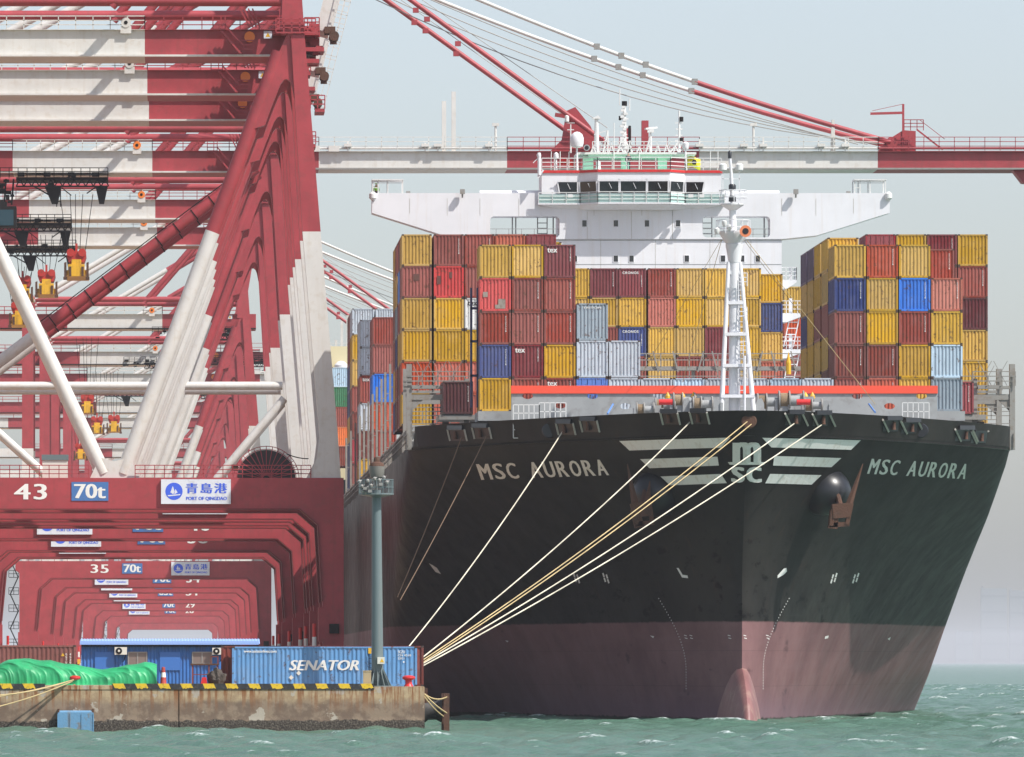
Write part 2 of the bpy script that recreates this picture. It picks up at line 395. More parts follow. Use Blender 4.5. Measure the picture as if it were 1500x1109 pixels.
# blue steel plate fender on the face of the pier
M['platebl'] = mat('faded_blue_plate', (.13,.29,.46), .6, dirt=.75, dirt_col=(.2,.15,.1), dscale=2, streak=.5, bump=.2)
bf = thing('face_fender', 'faded blue steel box fender fixed low on the pier face', 'fender', (PX(111,SQ), YQ, .5))
x0, x1, z0, z1 = PX(85,SQ), PX(137,SQ), -.4, PZ(1041,SQ)
mb = MB().box(x0, x1, YQ-.45, YQ-.12, z0, z1-.12)
mb.tube((x0+.1,YQ-.3,z1-.12),(x1-.1,YQ-.3,z1-.12),.13,12)
for k in (0,.34,.67,1): mb.box(x0+(x1-x0)*k-.03, x0+(x1-x0)*k+.03, YQ-.49, YQ-.45, z0, z1-.2)
mb.build('steel_box', M['platebl'], bf, False)
mb = MB()
for x in (x0-.02, x1-.1): mb.box(x, x+.12, YQ-.4, YQ, z1-.15, z1+.12)
mb.build('mounting_lug', M['rust'], bf)
# loose ropes tied to the left bollard
for k, (a, b_) in enumerate((((108,996),(-60,1028)), ((106,998),(-60,1046)), ((104,997),(-60,1018)))):
    p = at(*a, YQ+.1); q = at(*b_, YQ-3.0-k)
    t = MB().path(sag(p, q, .18+.1*k, 14), .045).build('mooring_rope', M['tanrope'], None, True, p)
    tag(t, ('uppermost', 'lowest', 'middle')[(2, 1, 0)[k] if False else k] + ' of the thin tan ropes running left from the red bollard', 'rope', 'ropes tied to the left bollard')
# ---------------------------------------------------------------- shipping containers
CCOL = dict(yellow=(.58,.335,.022), redbrown=(.30,.055,.035), brown=(.20,.045,.03), maroon=(.21,.02,.025), darkmaroon=(.10,.018,.022),
  orangered=(.50,.09,.04), brightred=(.62,.035,.03), navy=(.035,.055,.20), blue=(.03,.18,.68), greyblue=(.27,.33,.38), lightgrey=(.50,.56,.62),
  paleblue=(.50,.64,.76), salmon=(.48,.14,.09), white=(.72,.72,.7), crimson=(.30,.02,.03), senator=(.13,.30,.55), rustred=(.22,.045,.03), green=(.05,.2,.09), orange=(.7,.16,.03), purple=(.10,.07,.13))
CNAME = dict(yellow='yellow', redbrown='brick red', brown='dark brown-red', maroon='maroon', darkmaroon='very dark maroon', orangered='orange-red', brightred='bright red',
  navy='navy blue', blue='bright blue', greyblue='grey-blue', lightgrey='pale grey', paleblue='pale sky blue', salmon='salmon red', white='white', crimson='crimson', senator='sky blue', rustred='rust red', green='dark green', orange='orange', purple='dark purple')
def container_mat(c):
    k = 'cont_'+c
    if k in M: return M[k]
    col = CCOL[c]
    m = bpy.data.materials.new(k); m.use_nodes = True; nt = m.node_tree; N = nt.nodes; L = nt.links
    b = N['Principled BSDF']; b.inputs['Roughness'].default_value = .55
    g = N.new('ShaderNodeNewGeometry'); oi = N.new('ShaderNodeObjectInfo')
    off = N.new('ShaderNodeVectorMath'); off.operation = 'MULTIPLY_ADD'; L.new(oi.outputs['Random'], off.inputs[0]); off.inputs[1].default_value = (90,70,50); L.new(g.outputs['Position'], off.inputs[2])
    def noise(sc, s3, det=5):
        mp = N.new('ShaderNodeMapping'); mp.inputs['Scale'].default_value = s3; L.new(off.outputs[0], mp.inputs[0])
        n = N.new('ShaderNodeTexNoise'); n.inputs['Scale'].default_value = sc; n.inputs['Detail'].default_value = det; n.inputs['Roughness'].default_value = .68; L.new(mp.outputs[0], n.inputs['Vector']); return n.outputs['Fac']
    def rng(f, a, b_, c_=0, d=1):
        r = N.new('ShaderNodeMapRange'); r.interpolation_type = 'SMOOTHSTEP'; L.new(f, r.inputs[0])
        for i, v in enumerate((a, b_, c_, d)): r.inputs[i+1].default_value = v
        return r.outputs[0]
    def mix(f, a, b_):
        x = N.new('ShaderNodeMix'); x.data_type = 'RGBA'; L.new(f, x.inputs[0])
        for i, v in ((6, a), (7, b_)):
            if isinstance(v, tuple): x.inputs[i].default_value = (*v, 1)
            else: L.new(v, x.inputs[i])
        return x.outputs[2]
    hv = N.new('ShaderNodeHueSaturation'); hv.inputs['Color'].default_value = (*col, 1)
    L.new(rng(oi.outputs['Random'], 0, 1, .74, 1.12), hv.inputs['Value'])
    mu = N.new('ShaderNodeMath'); mu.operation = 'FRACT'; mm = N.new('ShaderNodeMath'); mm.operation = 'MULTIPLY'; mm.inputs[1].default_value = 37.7; L.new(oi.outputs['Random'], mm.inputs[0]); L.new(mm.outputs[0], mu.inputs[0])
    L.new(rng(mu.outputs[0], 0, 1, .82, 1.08), hv.inputs['Saturation'])
    fade = tuple(v*.82+.06 for v in col)
    c1 = mix(rng(noise(.9, (1,1,1)), .4, .7, 0, .6), hv.outputs[0], fade)
    c2 = mix(rng(noise(2.4, (1,1,1), 7), .57, .66, 0, .8), c1, (.11,.05,.025))
    c3 = mix(rng(noise(2.0, (3,3,.25)), .52, .72, 0, .65), c2, tuple(v*.45 for v in col))
    L.new(c3, b.inputs['Base Color'])
    M[k] = m; return m
M['pgrey'] = mat('repair_patch_grey', (.3,.26,.22), .7, dirt=.5); M['pdark'] = mat('repair_patch_dark', (.13,.05,.04), .7, dirt=.4)
M['castings'] = mat('corner_casting', (.06,.035,.025), .7)
_shell = {}
def shell_mesh(Lc, H, col, doors):
    """corrugated box, origin at bottom front left corner, front face towards -y, length along +y"""
    key = (Lc, H, col, doors)
    if key in _shell: return _shell[key]
    W = 2.438; e = .11; d = .045; mb = MB()
    def corr(n, a, b_, z0, z1, place, depth):      # trapezoid corrugation strip from a to b
        p = (b_-a)/n; xs = []
        for i in range(n): xs += [(a+p*i, 0), (a+p*(i+.18), 0), (a+p*(i+.36), depth), (a+p*(i+.68), depth), (a+p*(i+.86), 0)]
        xs.append((b_, 0)); vs = []; fs = []
        for u, q in xs: vs += [place(u, q, z0), place(u, q, z1)]
        for i in range(len(xs)-1): fs.append((2*i, 2*i+2, 2*i+3, 2*i+1))
        mb.add(vs, fs)
    zb, zt = .17, H-.12
    if not doors: corr(8, e, W-e, zb, zt, lambda u, q, z: (u, .035+q, z), .055)
    else:
        mb.box(e, W/2-.012, .03, .09, zb, zt); mb.box(W/2+.012, W-e, .03, .09, zb, zt)
        for x in (.45, .9, 1.54, 1.99): mb.tube((x,.0,zb-.05),(x,.0,zt+.05),.025,6)
        for x in (.45, .9, 1.54, 1.99):
            for z in (.5, 1.3, H-.6): mb.box(x-.09,x+.09,-.01,.03,z,z+.06)
    ns = round((Lc-2*e)/.29)
    corr(ns, e, Lc-e, zb, zt, lambda u, q, z: (.03+q*.8, Lc-u, z), .05)
    corr(ns, e, Lc-e, zb, zt, lambda u, q, z: (W-.03-q*.8, u, z), .05)
    corr(8, e, W-e, zb, zt, lambda u, q, z: (W-u, Lc-.035-q, z), .05)
    # roof
    p = (Lc-2*e)/round((Lc-2*e)/.42); vs = []; fs = []; ys = []
    for i in range(round((Lc-2*e)/.42)): ys += [(e+p*i, 0), (e+p*(i+.4), 0), (e+p*(i+.5), -.02), (e+p*(i+.9), -.02)]
    ys.append((Lc-e, 0))
    for y, q in ys: vs += [(.06, y, H-.02+q), (W-.06, y, H-.02+q)]
    for i in range(len(ys)-1): fs.append((2*i, 2*i+1, 2*i+3, 2*i+2))
    mb.add(vs, fs)
    me1 = bpy.data.meshes.new('shell'); me1.from_pydata(mb.v, [], mb.f); me1.materials.append(container_mat(col))
    fb = MB()
    for x in (0, W-.13):
        for y in (0, Lc-.13): fb.box(x, x+.13, y, y+.13, .118, H-.118)
    for z0, z1 in ((0.01,.17),(H-.12,H-.01)):
        for y in (.01, Lc-.11): fb.box(.18, W-.18, y, y+.1, z0, z1)
        for x in (.01, W-.09): fb.box(x, x+.08, .18, Lc-.18, z0, z1)
    me2 = bpy.data.meshes.new('frame'); me2.from_pydata(fb.v, [], fb.f); me2.materials.append(container_mat(col))
    cb = MB()
    for x in (-.003, W-.175):
        for y in (-.003, Lc-.175):
            for z in (0, H-.118): cb.box(x, x+.178, y, y+.178, z, z+.118)
    me3 = bpy.data.meshes.new('corner_castings'); me3.from_pydata(cb.v, [], cb.f); me3.materials.append(M['castings'])
    _shell[key] = (me1, me2, me3); return _shell[key]
_mark = {}
def mark_mesh(kind, H):
    key = (kind, H)
    if key in _mark: return _mark[key]
    mb = MB(); y = .018
    if kind == 'code':                           # vertical line of small characters near the right post
        rr = random.Random(5)
        for i in range(11):
            z = H-.45-i*.115
            add_text(mb, 'MSCU3074621'[i], 2.0, 2.07, z, z+.085, y, .03)
    elif kind == 'tex':
        add_text(mb, 'tex', .25, 1.0, H-.62, H-.28, y, .012)
        for i in range(9):
            z = H-.35-i*.12; add_text(mb, 'TEXU48120'[i], 2.0, 2.07, z, z+.085, y, .03)
    elif kind == 'cronos':
        add_text(mb, 'CRONOS', .35, 1.75, H-.52, H-.3, y, .012, space=1.2)
        for i in range(9):
            z = H-.7-i*.12; add_text(mb, 'CRSU12874'[i], 2.0, 2.07, z, z+.085, y, .03)
    elif kind == 'bar':
        add_text(mb, 'TRITON', .5, 1.9, H-.42, H-.27, y, .012)
    elif kind == 'patch1':
        for x0, x1, z0, z1 in ((.25,.62,1.1,1.5),(1.45,2.0,.2,.95),(1.2,1.45,.2,.5)): mb.add([(x0,y,z0),(x1,y,z0),(x1,y,z1),(x0,y,z1)], [(0,1,2,3)])
    elif kind == 'patch2':
        for x0, x1, z0, z1 in ((.95,1.45,1.4,1.95),): mb.add([(x0,y,z0),(x1,y,z0),(x1,y,z1),(x0,y,z1)], [(0,1,2,3)])
    elif kind == 'patch3':
        for x0, x1, z0, z1 in ((.25,.55,1.1,1.8),(1.25,1.5,1.6,2.1)): mb.add([(x0,y,z0),(x1,y,z0),(x1,y,z1),(x0,y,z1)], [(0,1,2,3)])
    me = bpy.data.meshes.new('marking'); me.from_pydata(mb.v, [], mb.f); me.materials.append(M['textwhite'])
    _mark[key] = me; return me
def link(name, me, parent):
    o = bpy.data.objects.new(name, me); C.objects.link(o); o.parent = parent; return o
NCONT = [0]
def container(x, y, z, col, label, Lc=6.058, H=2.591, doors=False, mark=None, markcol=None, group='containers stacked on the ship', rot=0, parts=True):
    t = thing('shipping_container', label, 'container', (x, y, z), group); NCONT[0] += 1
    if rot: t.rotation_euler = (0, 0, rot)
    a, b_, c = shell_mesh(Lc, H, col, doors)
    link('end_doors' if doors and Lc < 1 else 'corrugated_shell', a, t); link('frame', b_, t)
    if parts: link('corner_castings', c, t)
    if mark:
        o = link('repair_patch' if mark.startswith('patch') else 'lettering', mark_mesh(mark, H), t)
        if markcol: o.data = o.data.copy(); o.data.materials[0] = M[markcol]
    return t
# ---------------------------------------------------------------- container ship
XS = 42.1; HB = 24.2; YSTERN = 938
_YF = [(-2,699),(0,693),(3.6,678),(7.5,664.4),(12.3,646.5),(16.65,628.5),(20.4,615.5),(21.7,612.5),(24,611)]
def interp(t, z):
    if z <= t[0][0]: return t[0][1]
    for (a, b_), (c, d) in zip(t[:-1], t[1:]):
        if z <= c: return b_+(d-b_)*(z-a)/(c-a)
    return t[-1][1]
def ystem(z): return 579 - 7.0*(max(0, z-10)/13.2)**1.5
def hpow(z): return .86 - .20*min(1, max(0, z/20))
def halfb(Y, z):
    y0 = ystem(z); t = (Y-y0)/(interp(_YF, z)-y0)
    if t <= 0: return 0.0
    q = t**hpow(z)
    return HB*(q**-36+1)**(-1/36)
def hull_y(X, z):          # y of the hull surface at lateral offset |X|
    a = ystem(z); b_ = 720.0
    for _ in range(40):
        m_ = (a+b_)/2
        if halfb(m_, z) < abs(X): a = m_
        else: b_ = m_
    return (a+b_)/2
def hull_hit(px, py):      # point of the hull surface seen at that place of the photograph
    Y = 585.0
    a, b_ = 560.0, 705.0
    for _ in range(44):
        m_ = (a+b_)/2; p = at(px, py, m_)
        if halfb(m_, p.z) < abs(p.x-XS): a = m_
        else: b_ = m_
    return at(px, py, b_)
ship = thing('container_ship', 'huge black and red container ship moored bow-on beside the pier', 'container ship', (XS, 572, 0))
m = bpy.data.materials.new('hull_paint'); m.use_nodes = True; nt = m.node_tree; N = nt.nodes; L = nt.links
b = N['Principled BSDF']; b.inputs['Roughness'].default_value = .42; b.inputs['Specular IOR Level'].default_value = .045
g_ = N.new('ShaderNodeNewGeometry'); sp = N.new('ShaderNodeSeparateXYZ'); L.new(g_.outputs['Position'], sp.inputs[0])
stk = mrr(nz(.6, (.9,.25,.9)), .45, .8)
# long scratches leaning along the flare
mpS = N.new('ShaderNodeMapping'); mpS.inputs['Rotation'].default_value = (R(34), 0, 0); mpS.inputs['Scale'].default_value = (.3, .12, 1.5); L.new(g_.outputs['Position'], mpS.inputs[0])
nS = N.new('ShaderNodeTexNoise'); nS.inputs['Scale'].default_value = .55; nS.inputs['Detail'].default_value = 7; nS.inputs['Roughness'].default_value = .7; L.new(mpS.outputs[0], nS.inputs['Vector'])
blk = mx(mrr(nz(.12), .3, .7), (.017,.0165,.0155), (.034,.0325,.029))
blk = mx(mth('MULTIPLY', mrr(nS.outputs['Fac'], .52, .8), .22), blk, (.045,.043,.039))
blk = mx(mth('MULTIPLY', mrr(nz(.9, (1,.3,1), 8), .56, .66), mrr(sp.outputs['Z'], 19, 9)), blk, (.003,.003,.003))
blk = mx(mth('MULTIPLY', mrr(nz(1.0, (1.5,1.5,.12), 5), .55, .75), .3), blk, (.07,.04,.028))
red = mx(mrr(nz(.16), .3, .7), (.165,.085,.088), (.24,.13,.13))
red = mx(mth('MULTIPLY', mrr(nS.outputs['Fac'], .5, .8), .3), red, (.26,.17,.18))
red = mx(mth('MULTIPLY', mrr(nz(.7, (1,.3,1), 8), .62, .72), .6), red, (.05,.025,.028))
red = mx(mrr(sp.outputs['Z'], 3.2, .2, 0, .5), red, (.21,.13,.17))
foul = mx(mrr(mth('ADD', sp.outputs['Z'], mth('MULTIPLY', nz(1.4), .5)), .62, .45), red, (.03,.032,.024))
seam = mth('LESS_THAN', mth('FRACT', mth('DIVIDE', sp.outputs['Z'], 2.7), 0), .018)
foul = mx(mth('MULTIPLY', seam, .35), foul, (.09,.05,.05)); blk = mx(mth('MULTIPLY', seam, .5), blk, (.03,.03,.03))
colr = mx(mrr(mth('ADD', sp.outputs['Z'], mth('MULTIPLY', nz(.7), .22)), 7.64, 7.82), foul, blk)
L.new(colr, b.inputs['Base Color'])
# faint plate bulges
bp = N.new('ShaderNodeBump'); bp.inputs['Strength'].default_value = .12; bp.inputs['Distance'].default_value = .04
L.new(nz(.3, (1,.6,1), 1), bp.inputs['Height']); L.new(bp.outputs[0], b.inputs['Normal']); L.new(mrr(nz(.4), .3, .7, .38, .5), b.inputs['Roughness'])
M['hull'] = m
ZT = 21.7; ZB = 23.3; YBW = 611.2
zs = list(np.linspace(-2, 7.5, 14)) + list(np.linspace(8.2, ZT, 20))
NT = 64
def hull_side(sg, zl, ymax=None):
    vs = []; fs = []
    for z in zl:
        y0 = ystem(z); y1 = interp(_YF, z)*1.0+16
        if ymax: y1 = ymax
        for i in range(NT+1):
            t = (i/NT)**1.7; y = y0+(y1-y0)*t; vs.append((XS+sg*halfb(y, z), y, z))
        if not ymax: vs.append((XS+sg*HB, YSTERN, z))
    n = NT+1 if ymax else NT+2
    for k in range(len(zl)-1):
        for i in range(n-1):
            a = k*n+i; q = (a, a+1, a+n+1, a+n); fs.append(q if sg > 0 else q[::-1])
    return vs, fs
mb = MB(); mb.add(*hull_side(1, zs)); mb.add(*hull_side(-1, zs))
mb.add([(XS-HB,YSTERN,-2),(XS+HB,YSTERN,-2),(XS+HB,YSTERN,ZT),(XS-HB,YSTERN,ZT)], [(3,2,1,0)])
# deck sheet
pts = [(XS+halfb(y, ZT), y) for y in np.linspace(ystem(ZT)+.01, 628, 30)] + [(XS+HB, YSTERN), (XS-HB, YSTERN)] + [(XS-halfb(y, ZT), y) for y in np.linspace(628, ystem(ZT)+.01, 30)]
hull = mb.build('hull', M['hull'], ship, True)
MB().add([(x,y,ZT-.25) for x,y in pts], [tuple(range(len(pts)))]).build('deck', M['grey'], ship)
# bulwark with thickness
zl = [ZT-.004, (ZT+ZB)/2, ZB]
mb = MB()
for sg in (1, -1):
    v, f = hull_side(sg, zl, YBW); mb.add(v, f)
    vi = [(XS+(x-XS)*.985, y+.35, z) for x, y, z in v]; mb.add(vi, [q[::-1] for q in f])
    n = NT+1; top = v[2*n:]; ti = vi[2*n:]
    mb.add(top+ti, [((i, i+1, i+n+1, i+n)) if sg > 0 else (i+n, i+n+1, i+1, i) for i in range(n-1)])
    # sloping after end
    e = v[n-1], v[2*n-1], v[3*n-1]
    x = XS+sg*HB*.995
    mb.add([e[0], e[1], e[2], (XS+sg*halfb(YBW+1.6, ZT), YBW+1.6, ZT), (XS+sg*(halfb(YBW+1.6, ZT)-.25), YBW+1.6, ZT)], [(0,3,2) if sg > 0 else (2,3,0), (0,2,4)])
mb.build('bulwark', M['hull'], ship, True)
# bulbous bow
m2 = mat('bulb_paint', (.22,.095,.09), .5, dirt=.5, dirt_col=(.35,.24,.18), dscale=.8, streak=.4, var=.15); M['bulb'] = m2
vs = []; fs = []; n = 24; K = 16
for k in range(K+1):
    u = k/K; y = 571.8+u*16; r = (1-(1-u)**2.4)**.5 if u < 1 else 1
    for i in range(n):
        t = 2*math.pi*i/n; c_, s_ = math.cos(t), math.sin(t)
        hx = 1.95*max(r,.04)*(abs(s_)**.9)*(1 if s_ >= 0 else -1); zc_ = -2.0; hz = 7.0*max(r,.05)
        vs.append((XS+hx*(1-.30*max(0,c_)), y, zc_+hz*c_))
for k in range(K):
    for i in range(n): fs.append((k*n+i, (k+1)*n+i, (k+1)*n+(i+1)%n, k*n+(i+1)%n))
fs.append(tuple(range(n)))
MB().add(vs, fs).build('bulbous_bow', M['bulb'], ship, True)

# painted marks lie 5 cm off the plating
def hull_decal(polys, name, matn, off=.06, sub=.5):
    """polys: lists of (px,py) closed outlines; triangulated, subdivided, then laid on the hull"""
    bm = bmesh.new()
    for pl in polys:
        vs_ = [bm.verts.new((x, -y, 0)) for x, y in pl]
        try: bm.faces.new(vs_)
        except Exception: pass
    bmesh.ops.triangulate(bm, faces=bm.faces[:])
    for _ in range(3):
        ed = [e for e in bm.edges if e.calc_length() > 14]
        if ed: bmesh.ops.subdivide_edges(bm, edges=ed, cuts=1); bmesh.ops.triangulate(bm, faces=[f for f in bm.faces if len(f.verts) > 3])
    mb = MB(); bm.verts.index_update()
    vs_ = []
    for v in bm.verts:
        p = hull_hit(v.co.x, -v.co.y); d = (Vector((0,0,ZC))-p).normalized(); vs_.append(p+d*off)
    mb.add(vs_, [tuple(v.index for v in f.verts) for f in bm.faces])
    bm.free(); return mb.build(name, M[matn], hull)
def hull_text(body, fn, name, matn='letter', bold=.015, space=1.05):
    v, f = text2d(body, 0, 0, space); w0 = .15 if name == 'emblem_letter' else .085 if name == 'emblem_letters' else .11; nk = 4
    v = np.concatenate([v*[1-w0, 1] + [w0*k/(nk-1), 0] for k in range(nk)]); f = [tuple(i+k*(len(v)//nk) for i in q) for k in range(nk) for q in f]; nv = len(v)//nk
    bm = bmesh.new(); vs_ = [bm.verts.new((a, c_, 0)) for a, c_ in v]
    for q in f:
        try: bm.faces.new([vs_[i] for i in q])
        except Exception: pass
    bm.verts.index_update(); mb = MB(); out = []
    for vv in bm.verts:
        px, py = fn(vv.co.x, vv.co.y); p = hull_hit(px, py); d = (Vector((0,0,ZC))-p).normalized(); out.append(p+d*(.09+.012*(vv.index//nv)))
    mb.add(out, [tuple(x.index for x in q.verts) for q in bm.faces]); bm.free()
    return mb.build(name, M[matn], hull)
for q in ([[(907,646),(988,643.5),(1070,641),(1056,656),(990,657.7),(922,660)], [(937.4,672.6),(1051,669),(1053,682),(951.4,686)], [(967.4,698),(1056,694.3),(1065,707.8),(981.4,711)],
  [(1116.5,641.3),(1188,643),(1261,645),(1246.7,659),(1188,657),(1130,655.5)], [(1134,668),(1232.5,671),(1218,684.5),(1132.5,682)], [(1128,694.2),(1203.5,696),(1189,710),(1121,708)]]): hull_decal([q], 'emblem_stripe', 'letter')
hull_text('m', lambda a, b_: (1073+a*42, 678-b_*30), 'emblem_letter', bold=.03)
hull_text('sc', lambda a, b_: (1071+a*45, 707-b_*23), 'emblem_letters', bold=.022)
hull_decal([[(1066,677),(1122,677),(1119,681),(1069,681)]], 'emblem_bar', 'letter')
# ship's name, left and right of the bow, letter by letter
def name_text(x0, x1, y0a, y0b, hgt, lean, widths):
    s_ = 'MSC AURORA'; x = 0; tot = sum(widths)
    out = []
    for ch, w_ in zip(s_, widths):
        if ch != ' ':
            a0, a1 = x/tot, (x+w_*.82)/tot
            out.append((ch, a0, a1))
        x += w_
    for ch, a0, a1 in out:
        def fn(a, b_, a0=a0, a1=a1):
            u = a0+(a1-a0)*a; return (x0+(x1-x0)*u + lean*b_, y0a+(y0b-y0a)*u - b_*hgt)
        hull_text(ch, fn, 'ship_name_letter', bold=.022)
name_text(705, 896, 703, 696, 23, -8, [1.15,1,1,.75,1.1,1,1,1,1,1])
name_text(1270, 1416, 694, 702, 22, 7, [1.15,1,1,.75,1.1,1,1,1,1,1])
# thruster symbols and small draught marks
def mark(x, y, k=1): return [[(x-3*k,y-6),(x-1*k,y-7),(x+1*k,y-1),(x-1*k,y)],[(x+2*k,y-4),(x+4*k,y-5),(x+6*k,y+1),(x+4*k,y+2)]]
P_ = []
for x, y, k in ((842,846,1),(885,846,1),(1224,846,-1),(1256,846,-1)): P_ += mark(x, y, k) + mark(x+2*k, y+7, k)
P_ += [[(991,832),(994,832),(1000,842),(1007,843),(1008,847),(999,846)], [(1152,832),(1148,833),(1139,843),(1139,847),(1148,842),(1153,837)],
       [(1406,834),(1402,838),(1399,840),(1402,834),(1411,827)], [(628,825),(634,828),(640,832),(646,841),(638,838)],
       [(1209,932),(1214,931),(1213,935),(1208,936)],[(1300,936),(1305,933),(1303,938)],[(952,931),(958,932),(957,935)],[(740,938),(745,939),(743,941)]]
for i in range(0, 16, 4): hull_decal(P_[i:i+4], 'thruster_mark', 'letter', .05)
for q in P_[16:]: hull_decal([q], 'hull_mark', 'letter', .05)
dots = []
for k in range(34):          # dashed draught scale curving down on each side of the stem
    t = k/33; y = 876+t*132
    for sg, xb in ((-1, 965+40*math.sin(min(1,t*1.25)*math.pi/2)), (1, 1156-38*math.sin(min(1,t*1.25)*math.pi/2))):
        dots.append([(xb-.45,y),(xb+.45,y),(xb+.45,y+1.5),(xb-.45,y+1.5)])
for x in (1002, 1010, 1066, 1122, 1089): dots += [[(x,930),(x+4,931),(x+4,932),(x,931)], [(x+1,934),(x+5,935),(x+5,936),(x+1,935)]]
hull_decal([q for q in dots if q[0][0] < 1087], 'draught_scale', 'letter', .05); hull_decal([q for q in dots if q[0][0] >= 1087], 'draught_scale', 'letter', .05)
# bow fairlead openings low in the bulwark: flat black patch painting the shaded hole, dark rollers with a pale slanted cheek
M['cheek'] = mat('worn_steel_cheek', (.45,.43,.38), .5, dirt=.3)
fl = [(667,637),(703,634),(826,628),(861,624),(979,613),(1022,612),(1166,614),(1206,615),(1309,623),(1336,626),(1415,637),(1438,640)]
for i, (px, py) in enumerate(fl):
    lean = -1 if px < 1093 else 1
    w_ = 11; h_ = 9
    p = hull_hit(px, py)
    o = hull_decal([[(px-w_-2*lean,py-h_),(px+w_-2*lean,py-h_),(px+w_+5*lean*-1,py+h_),(px-w_-5*lean,py+h_)]], 'fairlead_shade_patch', 'black', .10); o.parent = ship; o.name = 'fairlead'
    mb = MB(); a = hull_hit(px-w_, py-h_+1); b2 = hull_hit(px+w_, py-h_+1)
    d = Vector((0,-.32,.12)); mb.bar(a+d, b2+d, .34, .22)
    mb.build('roller_bar', M['black'], o)
    mb = MB()
    for sx in (-w_-3, w_):
        a = hull_hit(px+sx-lean*2, py-h_+1); c_ = hull_hit(px+sx+6, py+h_); d = Vector((0,-.14,0)); mb.bar(a+d, c_+d, .13, .2)
    mb.build('cheek_plate', M['cheek'], o)
    mb = MB(); c_ = hull_hit(px, py); mb.lathe((c_.x, c_.y-.25, c_.z-.35), [(.18,0),(.14,.1),(.14,.5),(.18,.6)], 10); mb.build('roller', M['rust'], o, True)
for px, py in ((1097,617),(804,631),(1349,631)):
    p = hull_hit(px, py); mb = MB()
    mb.lathe((p.x, p.y-.25, p.z), [(.5,0),(.58,.12),(.5,.3),(.3,.32),(.25,.1)], 20, 'y'); o = mb.build('panama_lead', M['rust'] if px == 1097 else M['black'], ship, True)
# anchors with their bolsters
for sg, (bx, by), (ax, ay) in ((-1, (962,722), (936,722)), (1, (1210,720), (1237,724))):
    p = hull_hit(bx, by)
    nrm = Vector((sg*.62, -.75, -.2)).normalized()
    bm = bmesh.new(); bmesh.ops.create_uvsphere(bm, u_segments=28, v_segments=16, radius=1)
    q = nrm.to_track_quat('Z', 'Y'); mb = MB()
    vs_ = [p + q @ Vector((v.co.x*2.0, v.co.y*1.9, v.co.z*2.3)) - nrm*.35 for v in bm.verts]
    bm.verts.index_update(); mb.add(vs_, [tuple(v.index for v in f.verts) for f in bm.faces]); bm.free()
    bo = mb.build('anchor_bolster', M['black'], ship, True)
    c_ = at(ax, ay, p.y-2.2); mb = MB()
    tilt = .18*sg
    def T(x, z, y=0): return (c_.x + x*math.cos(tilt)+z*math.sin(tilt)*1.0, c_.y+y, c_.z - x*math.sin(tilt)*sg*0 + z)
    # crown block, shank and flukes
    mb.bar(T(-.7,-1.3), T(.6,-1.2), 1.1, .9); mb.bar(T(-.45,-2.6), T(-.55,-1.2), .7, .7)
    mb.bar(T(-.6,-2.4), T(-.7,-.8), .3, .8); mb.bar(T(.6,-2.3), T(.65,-.7), .3, .8)
    mb.bar(T(-.75,-2.35), T(.75,-2.25), .35, .7)
    mb.tube(T(0,-1.2), T(-.9*sg,1.0,1.2), .22, 8)
    for s2, ln in ((1, 2.2), (-1, .9)) if sg < 0 else ((1, 2.3),):
        a = Vector(T(.45*s2*sg, -1.0)); tip = Vector(T((.75*s2)*sg+.25, ln))
        mb.tube(a, tip, .33, 6, .04)
    mb.build('anchor', M['rust'], bo, False)
# ---- forecastle: breakwater with round holes
YB = 597.0; SB = F/YB
def flat_holes(outer, holes, y0, y1):      # outline with holes in x,z -> extruded solid
    cu = bpy.data.curves.new('c', 'CURVE'); cu.dimensions = '2D'; cu.fill_mode = 'BOTH'; cu.extrude = abs(y1-y0)/2
    for pl in [outer]+holes:
        s_ = cu.splines.new('POLY'); s_.points.add(len(pl)-1); s_.use_cyclic_u = True
        for p_, (x, z) in zip(s_.points, pl): p_.co = (x, z, 0, 1)
    o = bpy.data.objects.new('c', cu); C.objects.link(o); dg = bpy.context.evaluated_depsgraph_get()
    me = bpy.data.meshes.new_from_object(o.evaluated_get(dg)); ym = (y0+y1)/2
    v = [(p_.co.x, ym+p_.co.z, p_.co.y) for p_ in me.vertices]; f = [tuple(p_.vertices) for p_ in me.polygons]
    bpy.data.objects.remove(o); bpy.data.curves.remove(cu); bpy.data.meshes.remove(me)
    return v, f
def ell(cx_, cz_, rx, rz, n=20): return [(cx_+rx*math.cos(2*math.pi*i/n), cz_+rz*math.sin(2*math.pi*i/n)) for i in range(n)]
def X_(px, s=SB): return PX(px, s)
def Z_(py, s=SB): return PZ(py, s)
outer = [(X_(749),ZT-.2),(X_(1373),ZT-.2),(X_(1373),Z_(576.5)),(X_(749),Z_(576.5))]
holes = [ell(X_(x), Z_(y), .42, .24) for x, y in ((773,580),(821,594),(868,580),(916,595),(964,580),(1256,580),(1303,595),(1350,580))]
mb = MB(); mb.add(*flat_holes(outer, holes, YB, YB+.12)); bw = mb.build('breakwater', M['grey'], ship)
MB().box(X_(748.5), X_(1373.5), YB-.12, YB+.3, Z_(576.5), Z_(565)).build('red_top_strip', M['orange_strip'], bw)
mb = MB()
for k in range(18): x = X_(749)+.5+k*(X_(1373)-X_(749)-1)/17; mb.prism([(x-.04,ZT),(x+.04,ZT),(x+.04,Z_(578)),(x-.04,Z_(578))], YB+.12, YB+.9)
mb.build('stiffener', M['grey'], bw)
